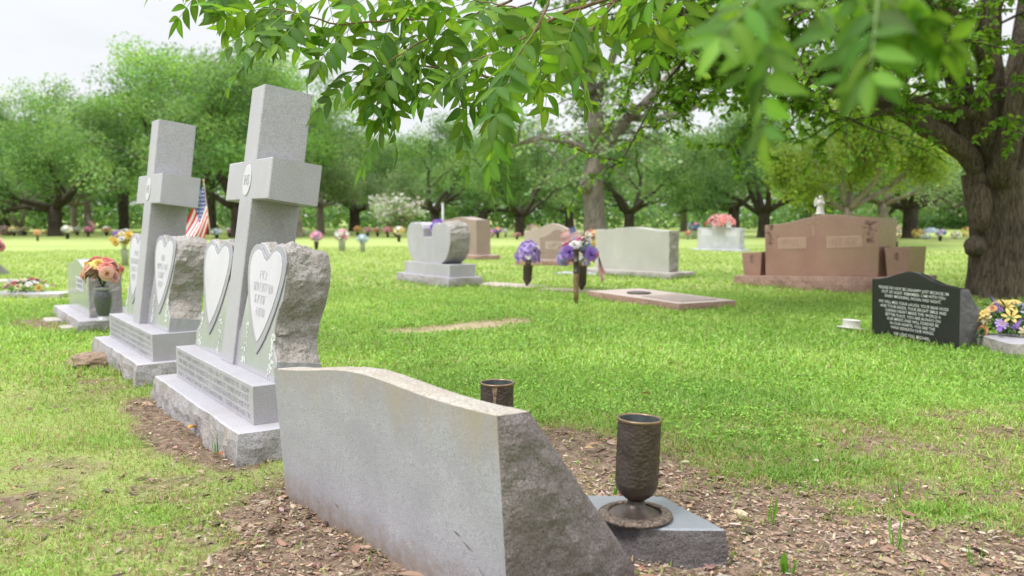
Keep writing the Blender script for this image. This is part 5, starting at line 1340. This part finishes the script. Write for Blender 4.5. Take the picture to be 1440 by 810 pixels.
lp, ld, lu, ll, lw = [], [], [], [], []
for (p, d, ln, sz) in CL:
    side = d.cross(Vector((0, 0, 1)))
    side = side.normalized() if side.length > .15 else Vector((rp.gauss(0, 1), rp.gauss(0, 1), 0)).normalized()
    tw = rp.uniform(-.9, .9); side = Matrix.Rotation(tw, 3, d) @ side; up = side.cross(d).normalized()
    if up.z < 0: up = -up
    m_ = max(3, int(ln / (.042 * sz))); pts = [p]
    for k in range(1, m_ + 1):
        f = k / m_; q = p + d * ln * f + Vector((0, 0, -.16 * ln * f * f)); pts.append(q)
        if f > .22:
            big = (.062 + .052 * math.sin(PI * min(1, f * .85))) * sz
            for s_ in (-1, 1):
                lp.append(q); ld.append((side * s_ * 1.0 + d * rp.uniform(.35, .75) + Vector((0, 0, rp.uniform(-.45, .05)))).normalized()); lu.append(up + Vector((rp.gauss(0, .18), rp.gauss(0, .18), rp.gauss(0, .18)))); ll.append(big * rp.uniform(.85, 1.15)); lw.append(.36 * big * rp.uniform(.9, 1.2))
    lp.append(pts[-1]); ld.append(d + Vector((0, 0, -.3))); lu.append(up); ll.append(.1 * sz); lw.append(.036 * sz)
    b.tube(pts, [.0017 * (1 - .5 * k / m_) for k in range(m_ + 1)], 5, 1)
tP = thing('pecan_tree', 'branch with long compound leaves hanging across the top, in front of everything else', 'tree', PT0, 0)
b.v = [tuple(Vector(v) - PT0) for v in b.v]
plain('green_stem', (.14, .22, .05), .6); b.build('branch', ['bark_twig', 'green_stem'], tP)
n = len(lp); P = np.array([tuple(Vector(p) - PT0) for p in lp]); D = np.array([tuple(d) for d in ld]); U = np.array([tuple(u) for u in lu])
ST = ((0, .04), (.1, .5), (.25, .88), (.42, 1.), (.6, .86), (.78, .52), (.92, .18), (1, .0))
V, F, k = leaf_arrays(P, D, U, np.array(ll), np.array(lw), rn.normal(.22, .16, n), rn.normal(.18, .13, n), ST)
cc = pick_cols(n, [(.10, .225, .024), (.125, .26, .028), (.07, .16, .024), (.15, .29, .036), (.085, .195, .032)], .14, rn)
mid = np.tile(np.array([0, 1, 0] * len(ST)), n)[:, None]
C = np.repeat(cc, k, 0) * (1 + mid * np.array([.35, .22, .5]))
link('leaves', np_mesh('leaves', V, F, np.clip(C, 0, 1), True), ['leaf_pecan'], tP)

# ------------------------------------------------------------------ grass blades and litter
def ring(n, r0, r1, half=R(50), pw=0.5, r=rng):
    "points over the lawn in front, denser towards r0"
    u = r.random(n); e = 2 - 2 * (1 - pw)
    rad = (r0 ** e + u * (r1 ** e - r0 ** e)) ** (1 / e); a = r.uniform(-half, half, n)
    return rad * np.sin(a), rad * np.cos(a)
def blades(n, r0, r1, ln, wd, seed, pw=.5, lay=.5, at=None):
    r = np.random.default_rng(seed); x, y = at if at else ring(n, r0, r1, R(50), pw, r)
    B = bareness(x, y); left = np.clip((-.25 - x) / 1.0, 0, 1) * np.clip((6.5 - y) / 2.5, 0, 1)
    thin = vfbm(x, y, 3.1, 4, 8)
    keep = r.random(n) > np.clip(B * 1.12 - .06, 0, .965)
    keep &= r.random(n) > np.where(left > .3, .10 + .28 * (thin > .52), 0)
    keep &= r.random(n) > .35 * np.clip((4.3 - y) / 1.0, 0, 1) * (thin > .5)
    keep &= clear(x, y); x, y, B, left, thin = x[keep], y[keep], B[keep], left[keep], thin[keep]; n = len(x)
    tuft = vfbm(x, y, 1.6, 3, 21)
    # sun starved band beyond the bare soil is finer and longer
    L = ln * r.uniform(.5, 1.3, n) * (.65 + .75 * tuft) * (1 - .28 * left) * (1 - .35 * np.clip(B * 2, 0, 1)); W = wd * r.uniform(.6, 1.25, n) * (1 - .35 * left)
    a = r.uniform(0, 2 * PI, n); S = np.stack([np.cos(a), np.sin(a), np.zeros(n)], 1); o = a + PI / 2 + r.normal(0, .5, n)
    O = np.stack([np.cos(o), np.sin(o), np.zeros(n)], 1); bend = np.clip(r.normal(lay, .28, n), .05, 1.15)[:, None]
    Z = np.array([0, 0, 1.0]); P = np.stack([x, y, gz(x, y) - .004], 1); L = L[:, None]; W = W[:, None]
    m_ = P + (O * np.sin(bend * .6) + Z * np.cos(bend * .6)) * L * .55; tip = m_ + (O * np.sin(bend * 1.5) + Z * np.cos(bend * 1.5)) * L * .5
    V = np.stack([P - S * W * .4, P + S * W * .4, m_ - S * W * .5, m_ + S * W * .5, tip], 1).reshape(-1, 3)
    base = (np.arange(n) * 5)[:, None]
    F = [np.array([[0, 1, 3, 2]]) + base, np.array([[2, 3, 4]]) + base]
    lush = np.array([(.20, .36, .06), (.24, .415, .08), (.285, .455, .11), (.135, .265, .04), (.33, .485, .155)])
    c = lush[r.integers(0, 5, n)]
    pale = np.array([.33, .43, .11]); straw = np.array([.42, .34, .19])
    patch = vfbm(x, y, .9, 4, 52)[:, None]; c = c * (.92 + .40 * np.clip((patch - .3) / .4, 0, 1)) * (1 + np.array([.10, 0, .1]) * np.clip((patch - .4) * 3, -1, 1))
    near = np.clip((4.3 - y) / 1.0, 0, 1) * (1 - left) * np.clip(.35 + (thin - .42) * 3.2, 0, 1)
    k = np.clip(.75 * near + .55 * left + .5 * (thin - .5) + .55 * np.clip(B * 1.6, 0, 1), 0, .75)[:, None]
    c = c * (1 - k * .55) + pale * k * .55
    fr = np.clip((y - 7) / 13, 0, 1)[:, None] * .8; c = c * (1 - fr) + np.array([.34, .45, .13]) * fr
    dry = (r.random(n) < .03 + .28 * near + .30 * left * (thin > .42) + .22 * np.clip(B * 1.4, 0, 1))[:, None]
    c = np.where(dry, straw * r.uniform(.7, 1.15, (n, 1)), c) * (1 + r.normal(0, .13, (n, 1)))
    C = np.repeat(np.clip(c, .01, .8), 5, 0)
    return V, F, C
def fringe(seed):
    "longer untrimmed blades against the stones"
    r = np.random.default_rng(seed); X_, Y_ = [], []
    for cx, cy_, hx, hy, rz in FOOT:
        dist = math.hypot(cx, cy_)
        if dist > 16 or cy_ < 1: continue
        n = int((hx + hy) * 4 * (300 if dist < 6 else 160)); u = r.uniform(-1, 1, n); side = r.integers(0, 4, n); o_ = np.abs(r.normal(0, .022, n)) + .004
        a = np.where(side == 0, u * hx, np.where(side == 1, u * hx, np.where(side == 2, hx + o_, -hx - o_))); b = np.where(side == 0, hy + o_, np.where(side == 1, -hy - o_, u * hy))
        X_.append(cx + a * math.cos(rz) - b * math.sin(rz)); Y_.append(cy_ + a * math.sin(rz) + b * math.cos(rz))
    return np.concatenate(X_), np.concatenate(Y_)
FX, FY = fringe(44)
def clover(n, r0, r1, seed):
    r = np.random.default_rng(seed); x, y = ring(n, r0, r1, R(50), .5, r); keep = (vfbm(x, y, 2.6, 4, 31) > .45) & (bareness(x, y) < .2) & (y > 3.4) & (x > -.2 - y * .12) & clear(x, y); x, y = x[keep], y[keep]; n = len(x)
    a = r.uniform(0, 6.28, n); D = np.stack([np.cos(a), np.sin(a), r.normal(.1, .3, n)], 1); U = r.normal(0, .35, (n, 3)); U[:, 2] = 1
    L = r.uniform(.013, .024, n) * (.7 + y / 12); P = np.stack([x, y, gz(x, y) + r.uniform(.012, .032, n)], 1); V, F, k = diamond_arrays(P, D, U, L, L * .55)
    return V, F, np.repeat(pick_cols(n, [(.19, .39, .05), (.25, .46, .07), (.13, .28, .035), (.31, .52, .10)], .12, r), k, 0)
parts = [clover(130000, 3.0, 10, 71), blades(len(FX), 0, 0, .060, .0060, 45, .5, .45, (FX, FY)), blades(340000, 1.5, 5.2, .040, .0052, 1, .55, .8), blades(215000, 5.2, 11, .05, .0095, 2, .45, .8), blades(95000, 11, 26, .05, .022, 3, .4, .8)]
Vs, Fs, Cs, o = [], [], [], 0
for V, F, C in parts:
    Vs.append(V); Cs.append(C); Fs += [f + o for f in F]; o += len(V)
tag(link('grass', np_mesh('grass', np.concatenate(Vs), Fs, np.concatenate(Cs)), ['grass_blade']), 'short bright green lawn grass, thinner and strawy towards the bare soil', 'grass', kind='stuff')

# bark chips and dead leaves on the bare soil
def litter(n, r0, r1, seed, size):
    r = np.random.default_rng(seed); x, y = ring(n, r0, r1, R(50), .6, r); B = bareness(x, y)
    keep = (r.random(n) < np.clip(B * 1.2 - .02, .025, 1)) & clear(x, y); x, y = x[keep], y[keep]; n = len(x)
    a = r.uniform(0, 2 * PI, n); D = np.stack([np.cos(a), np.sin(a), r.normal(0, .16, n)], 1); U = r.normal(0, .30, (n, 3)); U[:, 2] = 1
    L = size * np.exp(r.normal(0, .55, n)); Wd = L * r.uniform(.22, .6, n)
    P = np.stack([x, y, gz(x, y) + r.uniform(.001, .012, n)], 1)
    V, F, k = leaf_arrays(P, D, U, L, Wd, r.choice([-.5, .2, .6]), .12, ((0, .35), (.3, 1), (.7, .8), (1, .1)))
    C = np.repeat(pick_cols(n, [(.27, .195, .14), (.34, .255, .185), (.19, .13, .095), (.42, .33, .245), (.28, .195, .14), (.13, .092, .068), (.39, .25, .165), (.50, .41, .32)], .18, r), k, 0)
    return V, F, C
Vs, Fs, Cs, o = [], [], [], 0
for V, F, C in (litter(76000, 1.5, 3.2, 5, .010), litter(30000, 3.2, 6.5, 6, .014), litter(2600, 1.5, 3.6, 9, .022)):
    Vs.append(V); Cs.append(C); Fs += [f + o for f in F]; o += len(V)
tag(link('leaf_litter', np_mesh('leaf_litter', np.concatenate(Vs), Fs, np.concatenate(Cs)), ['litter']), 'brown bark chips and dead leaves scattered over the bare soil', 'leaf litter', kind='stuff')
# single fallen leaves and weeds that stand out
def big_leaf(name, label, px, py, ln, wd, col, z, turn, fold=.5, tilt=.2, cat='fallen leaf'):
    ln *= .8; p = G(px, py); V, F, k = leaf_arrays(np.zeros((1, 3)), np.array([[math.cos(turn), math.sin(turn), tilt]]), np.array([[.1, .3, 1.]]), np.array([ln]), np.array([wd]), fold, .3, ((0, .05), (.15, .6), (.4, 1), (.7, .7), (1, 0)))
    tag(link(name, np_mesh(name, V, F, np.tile(col, (len(V), 1))), ['litter'], None, (p.x, p.y, z)), label, cat)
big_leaf('fallen_leaf', 'curled tan dead leaf on the grass beyond the standing bronze vase', 900, 566, .075, .03, (.42, .22, .11), .045, 0.2)
big_leaf('fallen_leaf', 'orange dead leaf lying against the near cross monument base', 265, 612, .06, .045, (.62, .33, .06), .03, .9)
big_leaf('fallen_leaf', 'rust red dead leaf at the near corner of the cross monument base', 310, 650, .055, .04, (.36, .10, .04), .03, 2.0)
big_leaf('fallen_leaf', 'broad tan dead leaf leaning on the front of the slant headstone', 462, 757, .05, .022, (.50, .29, .17), .012, 1.9, .6, .3)
def weed(label, px, py, n, h, seed, wd=.006):
    r = np.random.default_rng(seed); p = G(px, py); a = r.uniform(0, 6.3, n); D = np.stack([np.cos(a) * .45, np.sin(a) * .45, np.ones(n)], 1)
    V, F, k = leaf_arrays(r.normal(0, .008, (n, 3)) * [1, 1, 0], D, np.stack([np.cos(a), np.sin(a), np.full(n, .2)], 1), r.uniform(.5, 1.1, n) * h, wd, .3, .25)
    tag(link('grass_tuft', np_mesh('grass_tuft', V, F, np.repeat(pick_cols(n, [(.13, .30, .03), (.17, .36, .05)], .1, r), k, 0)), ['grass_blade'], None, (p.x, p.y, 0)), label, 'grass tuft')
weed('upright grass tuft growing from bare soil at the right, tallest of its kind', 1262, 708, 9, .13, 1)
weed('sparse grass tuft right of the granite vase block', 1085, 738, 5, .10, 2)
weed('grass tuft at the very bottom right of the granite vase block', 1262, 775, 5, .10, 3)
weed('broad leaved green weed at the bottom edge right of the block', 1108, 806, 7, .06, 4, .022)
weed('green tuft just left of the standing bronze vase', 864, 700, 5, .07, 5)
weed('thin grass tuft in the soil in the bottom right corner', 1370, 800, 5, .09, 6)
weed('grass tuft growing against the front of the near cross base', 306, 640, 5, .11, 7)
